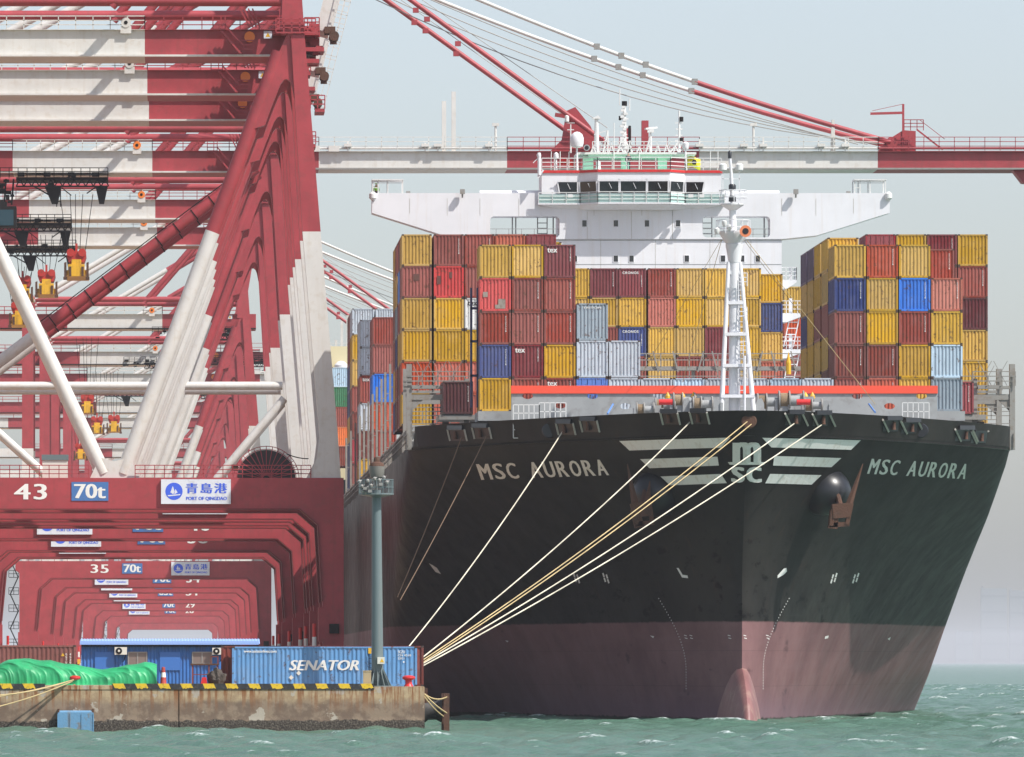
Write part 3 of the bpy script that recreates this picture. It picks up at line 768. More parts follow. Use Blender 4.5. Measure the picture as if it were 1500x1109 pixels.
for a, b_ in ((752,790),(790,829),(1361,1400),(1322,1361)):
    yg = 594.5 if a != 1361 else 604.0      # loose gratings of pale steel frame standing at the sides
    s2 = F/yg; mb = MB(); x0, x1 = PX(a,s2), PX(b_,s2); z1 = PZ(590 if a in (790,1322) else 593 if a < 1000 else 597, s2); z0 = 21.9
    for k in range(6): mb.bar((x0+(x1-x0)*k/5,yg,z0),(x0+(x1-x0)*k/5,yg,z1),.07)
    for k in range(5): mb.bar((x0,yg,z0+(z1-z0)*k/4),(x1,yg,z0+(z1-z0)*k/4),.07)
    mb.build('deck_grating', M['lightsteel'], ship)
# mooring winches on the forecastle
M['coil'] = mat('coiled_rope', (.28,.2,.12), .9, var=.4, bump=.5)
def winch(px, py, k=1.0, y=589):
    c_ = at(px, py, y); mb = MB()
    mb.tube((c_.x-1.0*k,y,c_.z),(c_.x+1.0*k,y,c_.z),.42*k,14)
    w1 = mb.build('winch', M['grey'], ship, True)
    mb = MB()
    for dx in (-1.0, -.2, .9): mb.tube((c_.x+dx*k-.05,y,c_.z),(c_.x+dx*k+.05,y,c_.z),.8*k,20)
    mb.build('drum_flange', M['midgrey'], w1, True)
    MB().tube((c_.x-.9*k,y,c_.z),(c_.x-.25*k,y,c_.z),.62*k,14).build('coiled_rope', M['coil'], w1, True)
    MB().box(c_.x+.9*k, c_.x+1.7*k, y-.4, y+.5, 21.5, c_.z+.3).build('gearbox', M['grey'], w1)
    mb = MB()
    for dx in (-1.25, 1.8): mb.box(c_.x+dx*k-.1, c_.x+dx*k+.1, y-.5, y+.5, 21.5, c_.z+.1)
    mb.build('stand', M['grey'], w1)
for q in ((1003,586,1.0),(1030,590,.9,586),(1126,587,1.0),(1160,585,1.15),(1192,592,.8,586),(946,598,.8,586),(975,592,.9)): winch(q[0], q[1]+2, q[2]*.85, *q[3:])
for px, py, w_, h_, y in ((990,578,9,26,590),(1006,582,6,20,586),(1022,584,6,18,588),(1113,583,7,20,587),(1150,578,8,26,590),(1172,576,9,28,591),(1187,584,6,16,587)):
    s2 = F/y; MB().prism([(PX(px-w_,s2),ZT-.2),(PX(px+w_,s2),ZT-.2),(PX(px+w_*.9,s2),PZ(py+8,s2)),(PX(px+w_*.4,s2),PZ(py,s2)),(PX(px-w_*.5,s2),PZ(py+2,s2)),(PX(px-w_*.95,s2),PZ(py+11,s2))], y, y+.35).build('winch_side_frame', M['grey'], ship)
for px in (975,1177):
    s2 = F/585; MB().tube((PX(px-10,s2),585,PZ(589,s2)),(PX(px+10,s2),585,PZ(589,s2)),.22,12).build('brake_cylinder', M['redpaint'], ship, True)
for px in (1000,1016,978,1180,1190):
    mb = MB(); c_ = at(px, 578, 589); mb.lathe((c_.x,589,c_.z-.3), [(.22,0),(.2,.2),(.02,.5)], 8); mb.build('warning_cap', M['yellow'], ship)
mb = MB(); mb.rail((XS-9.5,586,ZT),(XS-5,583,ZT),1.6,.8,.04); mb.rail((XS+5,583,ZT),(XS+9.5,586,ZT),1.6,.8,.04); mb.build('deck_railing', M['lightsteel'], ship)
for px in (925,1236): 
    c_ = at(px, 603, 590); MB().lathe((c_.x,590,ZT-.2), [(.9,0),(.9,1.1),(.6,1.5),(.1,1.65)], 18).build('vent_cowl', M['lightsteel'], ship, True)
# ---- foremast
YM = 588.0; SM = F/YM
def mx_(px): return PX(px, SM)
def mz_(py): return PZ(py, SM)
fm_ = MB(); fm_.tube((mx_(1076),YM,ZT-.2),(mx_(1076),YM,mz_(385)),.44,18); fm_.tube((mx_(1076),YM,mz_(385)),(mx_(1076),YM,mz_(358)),.46,18,.7)
fm_ = fm_.build('foremast', M['white'], ship, True)
for a, b_, dy in (((1053,604),(1067,384),-1.2),((1106,604),(1084,384),-1.2),((1079,604),(1076,384),2.6)):
    MB().tube((mx_(a[0]),YM+dy,ZT-.2),(mx_(b_[0]),YM+dy*.15,mz_(b_[1])),.2,12,.15).build('mast_leg', M['white'], fm_, True)
mb = MB()
for y in (400,444,490,536,581):
    t = (604-y)/220; a = 1053+14*t; b_ = 1106-22*t
    mb.box(mx_(a), mx_(b_), YM-1.2*(1-t*.85)-.1, YM+.3, mz_(y)-.12, mz_(y)+.12)
mb.build_each('mast_crossbar', M['white'], fm_)
mb = MB(); mb.ladder((mx_(1082),YM-.9,ZT),(mx_(1081),YM-.4,mz_(410)),(.35,0,0),.4,.03)
for y in (420,470,520,560): mb.rail((mx_(1080),YM-1,mz_(y)),(mx_(1093),YM-1,mz_(y)),1.0,.6,.03)
mb.tube((mx_(1089),YM-1.2,ZT),(mx_(1089),YM-1.2,mz_(522)),.09,8); mb.build('mast_ladder', M['white'], fm_)
mb = MB(); mb.lathe((mx_(1075),YM,mz_(360)), [(.5,0),(.62,.15),(1.15,.95),(1.15,1.12),(.4,1.12)], 12)
mb.tube((mx_(1074),YM,mz_(345)),(mx_(1073),YM,mz_(305)),.3,14,.26)
mb.lathe((mx_(1073),YM,mz_(308)), [(.3,0),(.9,.4),(.9,.5),(.3,.5)], 12)
mb.tube((mx_(1073),YM,mz_(300)),(mx_(1071),YM,mz_(252)),.17,10,.12); mb.tube((mx_(1071),YM,mz_(252)),(mx_(1069),YM,mz_(228)),.11,8)
mb.build('top_mast', M['white'], fm_, True)
mb = MB()
for y, r_ in ((343,1.3),(299,1.05)):
    z = mz_(y); cx_ = mx_(1074)
    for i in range(12):
        t0, t1 = 2*math.pi*i/12, 2*math.pi*(i+1)/12
        a = Vector((cx_+r_*math.cos(t0), YM+r_*math.sin(t0), z)); b2 = Vector((cx_+r_*math.cos(t1), YM+r_*math.sin(t1), z))
        mb.bar(a, a+Vector((0,0,1.05)), .05)
        for h in (.5, 1.05): mb.bar(a+Vector((0,0,h)), b2+Vector((0,0,h)), .05)
for px in (1059,1083): mb.bar((mx_(px),YM,mz_(299)),(mx_(px),YM,mz_(246)),.07)
for y in (246, 262, 280): mb.bar((mx_(1057),YM,mz_(y)),(mx_(1085),YM,mz_(y)),.07)
mb.build('mast_railing', M['white'], fm_)
mb = MB()
for px, y in ((1059,247),(1083,247)): mb.lathe((mx_(px),YM,mz_(y+2)), [(.2,-.1),(.3,0),(.3,.4),(.15,.5)], 10)
for px, y in ((1049,341),(1067,336),(1060,330)): mb.lathe((mx_(px),YM-1,mz_(y)), [(.12,-.15),(.2,0),(.2,.25),(.05,.35)], 10)
mb.build_each('floodlight', M['lightsteel'], fm_, True)
mb = MB()
for y in (276, 293): mb.lathe((mx_(1072),YM-.5,mz_(y+3)), [(.28,0),(.28,.35),(.2,.45)], 10)
mb.lathe((mx_(1069),YM,mz_(232)), [(.14,0),(.14,.5),(.05,.6)], 8); mb.build_each('navigation_lamp', M['black'], fm_, True)
z = mz_(341); x = mx_(1089)
MB().lathe((x,YM-.2,z), [(.45,-2.0),(.41,-1.94),(.3,-1.7),(.18,-1.2),(.12,-.5),(.14,0)], 22, 'y').build('horn', M['horn'], fm_, True)
MB().lathe((x,YM-.2,z), [(.24,-2.0),(.24,-2.02),(.02,-2.02)], 16, 'y').build('horn_mouth_shade', M['black'], fm_, True)  # black disc painting the dark hollow inside the horn
mb = MB()
for a, b_ in (((1056,352),(940,548)),((1057,352),(1000,560)),((1094,352),(1282,592)),((1090,352),(1180,470))):
    y2 = 597 if b_[1] < 590 else 592
    mb.tube(at(*a, YM), at(*b_, y2+ (14 if b_[1] < 500 else 0)), .025, 4)
mb.build('stay_wire', M['tanrope'], fm_)
MB().tube(at(898,592,593), at(890,606,588), .08, 6).build('blue_lashing', M['bluerope'], fm_); MB().tube(at(1273,592,593), at(1282,604,588), .08, 6).build('blue_lashing', M['bluerope'], fm_)

# ---- lashing bridges
def post_x(sg): return XS+sg*(HB+.05)
def lashing_bridge(y, ztop, zwalk, x0, x1, nm='lashing_bridge', end=0, full=True):
    mb = MB()
    if end != 1: mb.box(x0, x0+.42, y-.3, y+.3, ZT-.2, ztop)
    if end != -1: mb.box(x1-.42, x1, y-.3, y+.3, ZT-.2, ztop)
    if full:
        mb.box(x0+.42, x1-.42, y-.45, y+.45, zwalk-.22, zwalk)
    lb = mb.build(nm, M['midgrey'], ship)
    if full:
        mb = MB(); mb.rail((x0,y-.5,zwalk),(x1,y-.5,zwalk),1.15,1.25,.035)
        mb.build('walkway_railing', M['midgrey'], lb)
    return lb
XL, XR = XS-HB-.1, XS+HB+.1
for y in (613.6, 623.5):
    zt = 28.35
    lb = lashing_bridge(y, zt, 26.6, XL, XL+5.0, end=-1); lb2 = lashing_bridge(y, zt, 26.6, XR-3.4, XR, end=1)
    for l_, xa, xb in ((lb, XL+.42, XL+5.0), (lb2, XR-3.4, XR-.42)):
        mb = MB()
        mb.box(xa, xb, y-.22, y+.22, 25.5, 25.95); mb.prism([(xa,25.5),(xa+.9,25.5),(xa,24.6)] if l_ is lb else [(xb,25.5),(xb-.9,25.5),(xb,24.6)], y-.15, y+.15)
        xm = xb-.4 if l_ is lb else xa
        mb.box(xm, xm+.4, y-.2, y+.2, ZT-.2, 27.2)
        mb.build('cross_beam', M['midgrey'], l_)
        mb = MB()
        for z in (22.6, 23.9): mb.rail((xa,y-.3,z),(xb,y-.3,z),1.0,1.2,.035)
        x = xa+.4
        while x < xb-.6:
            mb.tube((x,y-.4,26.6),(x+1.1,y-.5,28.6),.022,5); mb.tube((x+1.1,y-.4,26.6),(x,y-.5,28.6),.022,5); x += 1.26
        mb.build('lashing_rods', M['midgrey'], l_)
for i, y in enumerate((665.7,681.8,694.5,711.5,727,744,762,780,800,822,845)):
    mb = MB(); mb.box(XL, XL+.2, y-.14, y+.14, ZT-.2, 30.4 - .12*i)
    lb = mb.build('lashing_post', M['poststeel'], ship)
    mb = MB()
    for z in (23.6, 26.0, 28.4): mb.bar((XL+.2,y,z),(XL+.4,y,z),.07)
    mb.build_each('bracket', M['poststeel'], lb)
# centre lashing bridge in front of the middle bay
y = 664.0; x0, x1 = PX(842, F/y), PX(1218, F/y)
mb = MB(); zw = PZ(537, F/y)
mb.box(x0, x1, y-.5, y+.5, zw-.35, zw)
k = x0
while k < x1: mb.box(k, k+.3, y-.2, y+.2, ZT-.2, zw-.35); k += 5.04
lb = mb.build('lashing_bridge', M['midgrey'], ship)
mb = MB(); mb.rail((x0,y-.5,zw),(x1,y-.5,zw),1.1,1.26,.04,2); mb.rail((x0,y-.5,zw-1.4),(x1,y-.5,zw-1.4),1.1,2.5,.035,2); mb.build('walkway_railing', M['midgrey'], lb)
mb = MB(); k = x0+5.5; rr = random.Random(2)
while k < x1-1:
    d = rr.choice((-.8,.8)); mb.bar((k,y-.6,zw-.5),(k+d*.6,y-.7,zw+1.3),.11); k += 1.7
mb.build_each('turnbuckle', M['midgrey'], lb)
MB().prism([(x1-1.2,zw-6),(x1-.7,zw-6),(x1-.7,zw+1.1),(x1-1.2,zw+1.1)], y-.3, y+.3).build('end_post', M['cr_dark'], lb)
for px in (1080,1155):
    c_ = at(px, 528, 663); MB().lathe((c_.x,663,c_.z-1.2), [(.22,0),(.22,1.0),(.02,1.9)], 8).build('warning_cap', M['yellow'], lb)
# hatch covers and pedestals carrying the front stacks
mb = MB(); mb.box(23.0, 61.0, 599.6, 606.6, 23.4, 24.15); hc = mb.build('hatch_cover', M['grey'], ship)
mb = MB(); mb.box(20.4, 64.0, 612.7, 620.0, 23.9, 24.3); mb.build('hatch_cover', M['midgrey'], ship)
MB().box(XL+.7, XR-.7, 628, 658, 23.4, 23.95).build('hatch_cover', M['grey'], ship)
MB().box(XL+3, XR-.7, 663, 712, 23.2, 23.7).build('hatch_cover', M['grey'], ship)
MB().box(XL+.3, XR-.7, 738, 900, 22.6, 23.2).build('hatch_cover', M['grey'], ship)
mb = MB()
for x in (24.0, 26.2, 60.0): mb.prism([(x-.45,ZT-.2),(x+.45,ZT-.2),(x+.25,23.38),(x-.25,23.38)], 600.4, 600.9)
for x in (20.9, 23.1, 61.4, 63.6): mb.prism([(x-.45,ZT-.2),(x+.45,ZT-.2),(x+.25,23.75),(x-.25,23.75)], 612.6, 613)
mb.build_each('container_pedestal', M['cr_dark'], ship)
# side railings along the open deck edge
mb = MB(); mb.rail((XL+.1,YBW+2,ZT),(XL+.1,900,ZT),1.1,3.0,.04,2); mb.rail((XR-.1,YBW+2,ZT),(XR-.1,720,ZT),1.1,3.0,.04,2); mb.build('side_railing', M['poststeel'], ship)
mb = MB(); k = YBW+4
while k < 900: mb.box(XL+.25, XL+.5, k-.1, k+.1, ZT-.2, 23.2); k += 4.8
mb.box(XL+.2, XL+.55, YBW+4, 900, 23.2, 23.35); mb.build('coaming_stay', M['poststeel'], ship)
for px, y in ((606,613),(1478,613)):
    c_ = at(px, 640, y); MB().box(c_.x-.35, c_.x+.35, y+1, y+1.6, ZT-.2, ZT+1.3).build('deck_locker', M['lightsteel'], ship)
mb = MB()
for i in range(5): c_ = at(700+i*0+rr.uniform(-15,40), 617, 607); mb.box(c_.x-.5, c_.x+.5, 606.5, 607.5, ZT, ZT+rr.uniform(.8,1.9))
mb.build_each('deck_fitting', M['grey'], ship)
# ---- superstructure
YH = 721.0; SH = F/YH
def hx(px): return PX(px, SH)
def hz(py): return PZ(py, SH)
mb = MB().box(hx(703), hx(1145), YH, YH+13, ZT-.2, hz(350.5)); acc = mb.build('accommodation_block', M['white'], ship)
mb = MB(); mb.box(hx(703), hx(1145), YH-.03, YH+.02, hz(352.4), hz(351.7)); mb.box(hx(703), hx(1145), YH-.03, YH+.02, hz(387.4), hz(386.9)); mb.build('deck_seam', M['grey'], acc)
outer = [(hx(x), hz(y)) for x, y in ((545,283),(1303,283),(1303,312),(1197,345),(1145,350.4),(703,350.4),(650,345),(545,312))]
def rrect(x0, x1, y0, y1, r=6):
    p = []
    for cx_, cy_, a in ((x1-r,y0+r,-90),(x1-r,y1-r,0),(x0+r,y1-r,90),(x0+r,y0+r,180)):
        for k in range(5): t = R(a+k*22.5); p.append((hx(cx_+r*math.cos(t)), hz(cy_+r*math.sin(t))))
    return p
mb = MB(); mb.add(*flat_holes(outer, [rrect(718,819.5,317,348,6), rrect(1029,1128,317,348,6)], YH-.16, YH+2.6)); wing = mb.build('bridge_wing', M['white'], ship)
mb = MB()
for x0, x1 in ((793-90,793),(1057,1142)): mb.tube((hx(x0),YH+.6,hz(283.5)),(hx(x1),YH+.6,hz(283.5)),.33,14)
mb.build_each('rolled_awning', M['white'], wing, True)
mb = MB()
for px in (677,1165): mb.box(hx(px-3.5), hx(px+3.5), YH-.9, YH-.5, hz(285), hz(278)); mb.bar((hx(px),YH-.5,hz(290)),(hx(px),YH-.6,hz(283)),.15)
for px in (598,1243): mb.box(hx(px-3), hx(px+3), YH, YH+.4, hz(284), hz(280))
mb.build_each('floodlight', M['midgrey'], wing)
for x0, x1 in ((546,590),(1252,1297)):
    mb = MB()
    for px in (x0, x0+8, (x0+x1)/2, x1):
        for yy in (YH, YH+2.2): mb.bar((hx(px),yy,hz(284)),(hx(px),yy,hz(263)),.1)
    mb.box(hx(x0-1), hx(x1+1), YH-.2, YH+2.4, hz(264.2), hz(262.6)); mb.bar((hx(x0),YH,hz(268)),(hx(x1),YH,hz(268)),.07); mb.bar((hx(x0),YH,hz(275)),(hx(x0+8),YH,hz(275)),.07)
    mb.build('wing_shelter', M['lightsteel'], wing)
mb = MB()
for px in (546,1301): mb.lathe((hx(px),YH-.3,hz(289)), [(.15,-.3),(.35,-.1),(.35,.3),(.15,.5)], 10)
mb.build_each('wing_lamp', M['lightsteel'], wing, True)
mb = MB(); mb.ladder((hx(789),YH+2.2,hz(348)),(hx(789),YH+2.2,hz(317)),(.9,0,0),.45,.05); mb.ladder((hx(1031),YH+2.2,hz(348)),(hx(1031),YH+2.2,hz(317)),(.9,0,0),.45,.05)
for px in (752,757,812,1122): mb.bar((hx(px),YH+2.2,hz(350)),(hx(px),YH+2.2,hz(316)),.12)
mb.rail((hx(708),YH,hz(351)),(hx(820),YH,hz(351)),1.0,1.2,.03,2); mb.rail((hx(1029),YH,hz(351)),(hx(1140),YH,hz(351)),1.0,1.2,.03,2)
mb.build('access_ladder', M['grey'], wing)
MB().box(hx(820), hx(1028), YH+.3, YH+8, hz(350.3), hz(290)).build('tower_front', M['white'], acc)
for px, y in ((856,327.5),(902,327.5),(947.5,327.5),(993,327.5),(842,379),(902,379),(925,379),(1006,379),(1059,379),(1087,379),(1110,379)):
    yy = YH-.16 if y < 350 else YH
    mb = MB(); mb.box(hx(px-3.2), hx(px+3.2), yy-.02, yy+.05, hz(y+4.6), hz(y-4.6)); wn = mb.build('window', M['glass'], acc)
    mb = MB()
    for a, b_, c_, d in ((-4,-3.2,-5.4,5.4),(3.2,4,-5.4,5.4),(-3.2,3.2,-5.4,-4.6),(-3.2,3.2,4.6,5.4)): mb.box(hx(px+a), hx(px+b_), yy-.05, yy+.02, hz(y+d), hz(y+c_))
    mb.build('window_frame', M['white'], wn)
mb = MB()
for px in (600,655,703,760,870,940,985,1145,1195,1250): mb.box(hx(px)-.02, hx(px)+.02, YH-.175, YH-.163, hz(313 if px in (600,1250) else 316), hz(291))
for px in (860,925,985): mb.box(hx(px)-.02, hx(px)+.02, YH-.175, YH-.163, hz(350), hz(310))
mb.build('plate_seams', M['cheek'], wing)
mb = MB()
for px in (740,800,880,960,1040,1100): mb.box(hx(px)-.02, hx(px)+.02, YH-.012, YH-.003, hz(420), hz(351))
mb.build('plate_seams', M['cheek'], acc)
# side balconies with white bulwark
for i, (y0, y1) in enumerate(((438,462),(490,515),(392,413))):
    x0, x1 = hx(1145), hx(1178 if i < 2 else 1168)
    bx = MB().prism([(x0,hz(y1-4)),(x1,hz(y1-4)),(x1,hz(y1)),(x0+.6,hz(y1+9)),(x0,hz(y1+9))], YH+1, YH+4).build('balcony', M['white'], acc)
    mb = MB(); mb.rail((x0,YH+1,hz(y1-4)),(x1,YH+1,hz(y1-4)),1.15,.55,.03); mb.rail((x1,YH+1,hz(y1-4)),(x1,YH+4,hz(y1-4)),1.15,.55,.03)
    mb.box(x0+.8, x0+1.1, YH+1.5, YH+1.6, hz(y1-4), hz(y0-2)); mb.build('balcony_railing', M['white'], bx)
    if i < 2:
        mb = MB(); mb.ladder((x0+.3,YH+1.4,hz(y1+45)),(x0+.9,YH+1.4,hz(y1)),(.9,0,0),.5,.05); mb.build('balcony_stair', M['white'], bx)
# wheelhouse: front bulges forward in facets
def plan(o=0.0): return [(hx(793)-o,YH+5),(hx(793)-o,YH-.6-o),(hx(849),YH-.6-o),(hx(874),YH-1.9-o),(hx(980),YH-1.9-o),(hx(1003),YH-.6-o),(hx(1056)+o,YH-.6-o),(hx(1056)+o,YH+5)]
whl = MB().plan(plan(), hz(301), hz(254)).build('wheelhouse', M['white'], ship)
mb = MB(); mb.plan([(hx(x), y) for x, y in ((823,YH),(1026,YH),(1026,YH-.1),(823,YH-.1))], hz(308), hz(301)); 
a = plan(); inner = [(max(hx(826), min(hx(1024), x)), min(YH, y+1.2)) for x, y in a]
mb = MB(); n = len(a); mb.add([(x,y,hz(308)) for x,y in inner]+[(x,y,hz(301)) for x,y in a], [(i,(i+1)%n,(i+1)%n+n,i+n) for i in range(n)]+[tuple(range(n-1,-1,-1))]); mb.build('wheelhouse_soffit', M['white'], whl)
MB().plan(plan(.12), hz(254), hz(250.3)).build('red_roof_edge', M['orange_strip'] if False else M['redpaint'], whl)
MB().plan(plan(-.12), hz(250.3)-.05, hz(250.3)+.03).build('roof_bounce_sheet', M['mint'], whl)  # unseen mint sheet added to keep red roof bounce off the canopy pillars
MB().plan(plan(.35), hz(300.5), hz(298.5)).build('gallery_floor', M['white'], whl)
edge = plan(.3)[1:7]
mb = MB()
for p, q in zip(edge[:-1], edge[1:]): mb.rail((*p,hz(298.5)),(*q,hz(298.5)),1.0,1.2,.03,3)
mb.build('gallery_railing', M['lightsteel'], whl)
mb = MB()
for p, q in zip(edge[:-1], edge[1:]):
    d = Vector((q[0]-p[0], q[1]-p[1], 0)).normalized(); nn = Vector((d.y, -d.x, 0))*.02
    mb.add([(p[0]-nn.x,p[1]+.08,hz(298)),(q[0]-nn.x,q[1]+.08,hz(298)),(q[0]-nn.x,q[1]+.08,hz(285.5)),(p[0]-nn.x,p[1]+.08,hz(285.5))], [(0,1,2,3)])
mb.build('gallery_glass', M['paleglass'], whl)
def fy(px):
    t = [(793,YH-.6),(849,YH-.6),(874,YH-1.9),(980,YH-1.9),(1003,YH-.6),(1056,YH-.6)]; return interp(t, px)
for x0, x1, e0, e1 in ((816,845.5,3,0),(848,872,1,1),(875.5,905,0,0),(906.5,945,0,0),(946.5,977,0,0),(980,1001,-1,-1),(1003.5,1031,0,-3)):
    mb = MB(); y0, y1 = fy(x0)-.05, fy(x1)-.05
    v = [(hx(x0+e0),y0,hz(284)),(hx(x1+e1),y1,hz(284)),(hx(x1),y1-.12,hz(267.5)),(hx(x0),y0-.12,hz(267.5))]
    vb = [(x,y+.09,z) for x,y,z in v]
    mb.add(v+vb, [(0,1,2,3),(3,2,6,7),(0,4,5,1),(1,5,6,2),(0,3,7,4)]); wn = mb.build('bridge_window', M['glass'], whl)
    mb = MB(); mb.bar(Vector(v[0])+Vector((0,-.03,0)), Vector(v[3])+Vector((0,-.03,0)), .12); mb.bar(Vector(v[1])+Vector((0,-.03,0)), Vector(v[2])+Vector((0,-.03,0)), .12)
    xm = (x0+x1)/2; mb.bar((hx(xm),(y0+y1)/2-.25,hz(270)),(hx(xm+4),(y0+y1)/2-.1,hz(278)),.05); mb.bar((hx(x0-3),y0-.3,hz(265)),(hx(x1+1),y1-.3,hz(265)),.06)
    mb.build('window_frame', M['white'], wn)
mb = MB()
for px in (834,1010,1026): mb.box(hx(px-3.5), hx(px+3.5), YH-2.0, YH-1.6, hz(291), hz(286.5))
mb.build_each('searchlight', M['lightsteel'], whl)
# compass deck
ZD = hz(250.3)
mb = MB(); pd = plan(0)[1:7]
for p, q in zip(pd[:-1], pd[1:]): mb.rail((*p,ZD),(*q,ZD),1.15,1.4,.035,3)
mb.build('roof_railing', M['lightsteel'], whl)
for x0, x1 in ((855,870),(911,923),(965,978)):
    MB().plan([(hx(x0),YH+1),(hx(x1),YH+1),(hx(x1),YH+2),(hx(x0),YH+2)], ZD, hz(228)).build('canopy_pillar', M['mint'], whl)
mb = MB(); mb.plan([(hx(845),YH),(hx(1020),YH),(hx(1020),YH+5),(hx(845),YH+5)], hz(226), hz(223)); cn = mb.build('radar_deck', M['lightsteel'], whl)
MB().plan([(hx(862),YH+.3),(hx(985),YH+.3),(hx(985),YH+4),(hx(862),YH+4)], hz(231), hz(226)).build('canopy_soffit', M['mint'], cn)
mb = MB(); mb.rail((hx(868),YH+.1,hz(223)),(hx(1000),YH+.1,hz(223)),1.0,1.2,.035,3); mb.build('radar_deck_railing', M['lightsteel'], cn)
def mast(px, y0, y1, r=.14, arms=(), name='signal_mast', yy=YH+2):
    mb = MB(); mb.tube((hx(px),yy,hz(y0)),(hx(px),yy,hz(y1)),r,8,r*.6)
    for y, w_, t in arms: mb.bar((hx(px-w_),yy,hz(y)),(hx(px+w_),yy,hz(y)),t)
    return mb, yy
mb, yy = mast(916.5,223,150,.22,((147,0,.1),(165,5,.1),(172,6,.12),(183,7,.12),(195,4,.1),(200,6,.12),(206,5,.1)))
mb.tube((hx(909.5),yy,hz(152)),(hx(909.5),yy,hz(128)),.05,6); mb.tube((hx(924),yy,hz(160)),(hx(924),yy,hz(143)),.06,6); mb.bar((hx(909),yy,hz(140)),(hx(924),yy,hz(155)),.05)
for a, b_ in ((905,203),(928,203)): mb.tube((hx(a),yy,hz(223)),(hx(916.5),yy,hz(b_)),.1,6)
for k in range(14): mb.cbox((hx(916.5+rnd.uniform(-4,4)),yy-.1,hz(155+k*4.6)),(.35,.3,.25))
mb.build('main_mast', M['lightsteel'], cn)
mb = MB(); mb.tube((hx(916.5),yy,hz(153)),(hx(916.5),yy,hz(146)),.25,8); mb.tube((hx(924),yy,hz(222)),(hx(924),yy,hz(182)),.14,6); mb.lathe((hx(910),yy,hz(174)), [(.12,0),(.12,.4)], 8); mb.build('mast_lamp', M['cr_dark'], cn)
mb, yy = mast(997,223,160,.13,((178,6,.08),(187,5,.12),(196,5,.1),(204,6,.1)))
mb.tube((hx(982),yy,hz(223)),(hx(996),yy,hz(206)),.08,6); mb.build('signal_mast', M['lightsteel'], cn)
mb = MB(); mb.lathe((hx(1000),YH+2,hz(176)), [(.2,0),(.2,.45)], 8); mb.lathe((hx(1000),YH+2,hz(206)), [(.2,0),(.2,.4)], 8); mb.build('mast_lamp', M['cr_dark'], cn)
mb, yy = mast(875.5,223,172,.28,()); mb.prism([(hx(869),hz(172)),(hx(882),hz(172)),(hx(878),hz(167)),(hx(871),hz(170))], YH+1.7, YH+2.6); mb.tube((hx(870),yy,hz(223)),(hx(875),yy,hz(212)),.1,6); mb.build('radar_pedestal', M['lightsteel'], cn, True)
mb = MB(); mb.tube((hx(884),YH+1,hz(223)),(hx(891),YH+1,hz(190)),.09,6); mb.bar((hx(871),YH+1,hz(196)),(hx(891),YH+1,hz(190)),.07); mb.tube((hx(891),YH+1,hz(223)),(hx(891),YH+1,hz(190)),.07,6); mb.build('gantry_frame', M['lightsteel'], cn)
mb, yy = mast(955,223,188,.14,()); mb.tube((hx(947),yy,hz(223)),(hx(955),yy,hz(196)),.09,6); mb.bar((hx(947),yy-.3,hz(187)),(hx(964),yy+.3,hz(184.5)),.16,.3); mb.cbox((hx(955),yy,hz(189)),(.6,.5,.4)); mb.build('radar_scanner', M['lightsteel'], cn)
mb, yy = mast(845,250,214,.14,(),yy=YH-.2); 
mb.lathe((hx(845),YH-.2,hz(215)), [(.3,-.1),(.55,0),(.63,.35),(.63,.8),(.5,1.15),(.25,1.35),(.02,1.4)], 20); mb.build('radome', M['white'], whl, True)
mb, yy = mast(837.5,222,180,.08,((175,0,.1),(188,5,.07),(178,6,.05))); mb.lathe((hx(832),yy,hz(176)), [(.2,0),(.2,.5),(.05,.6)], 10); mb.build('whip_mast', M['lightsteel'], whl, True)
mb, yy = mast(1004,250,217,.12,(),yy=YH-.2); mb.lathe((hx(1004),YH-.2,hz(218)), [(.25,-.05),(.3,.05),(.3,.5),(.1,.65)], 14); mb.build('radome', M['white'], whl, True)
mb, yy = mast(814.5,250,231,.12,(),yy=YH-.2); mb.lathe((hx(814.5),YH-.2,hz(231)), [(.2,-.1),(.25,.05),(.22,.35),(.05,.5)], 12); mb.build('radome', M['white'], whl, True)
mb = MB(); mb.tube((hx(789),YH-1.2,hz(258)),(hx(789),YH-1.2,hz(230)),.16,8); mb.lathe((hx(788.5),YH-1.2,hz(232)), [(.15,0),(.22,.2),(.15,.45)], 10); mb.bar((hx(780),YH-1.2,hz(240)),(hx(789),YH-1.2,hz(231)),.07); mb.tube((hx(787),YH-1.2,hz(262)),(hx(795),YH-1.2,hz(250)),.1,6); mb.build('side_light_bracket', M['white'], whl, True)
mb = MB(); mb.lathe((hx(859),YH-.6,hz(217)), [(.3,0),(.12,.5)], 14, 'y'); mb.build('loud_hailer', M['grey'], cn, True)
mb = MB(); mb.lathe((hx(859),YH-.62,hz(217)), [(.2,0),(.02,.02)], 12, 'y'); mb.build('hailer_mouth', M['black'], cn)
for px in (807, 833, 899, 1051, 820, 1040, 936): mb = MB(); mb.tube((hx(px),YH-.1,ZD),(hx(px+.5),YH-.1,hz(222 if px != 899 else 180)),.045,5); mb.build('antenna', M['lightsteel'], whl)
mb = MB(); mb.lathe((hx(876),YH-.3,ZD), [(.3,0),(.22,.4),(.22,.8),(.05,.95)], 12); mb.build('magnetic_compass', M['white'], whl, True)
for k in range(10): 
    px = 870+k*13.5; mb = MB(); mb.tube((hx(px-4),YH+1.2,hz(223)),(hx(px),YH+1.2,hz(223-rnd.uniform(8,20))),.06,5); mb.tube((hx(px+4),YH+1.2,hz(223)),(hx(px),YH+1.2,hz(223-rnd.uniform(8,16))),.06,5)
    mb.build('antenna_bracket', M['lightsteel'], cn)
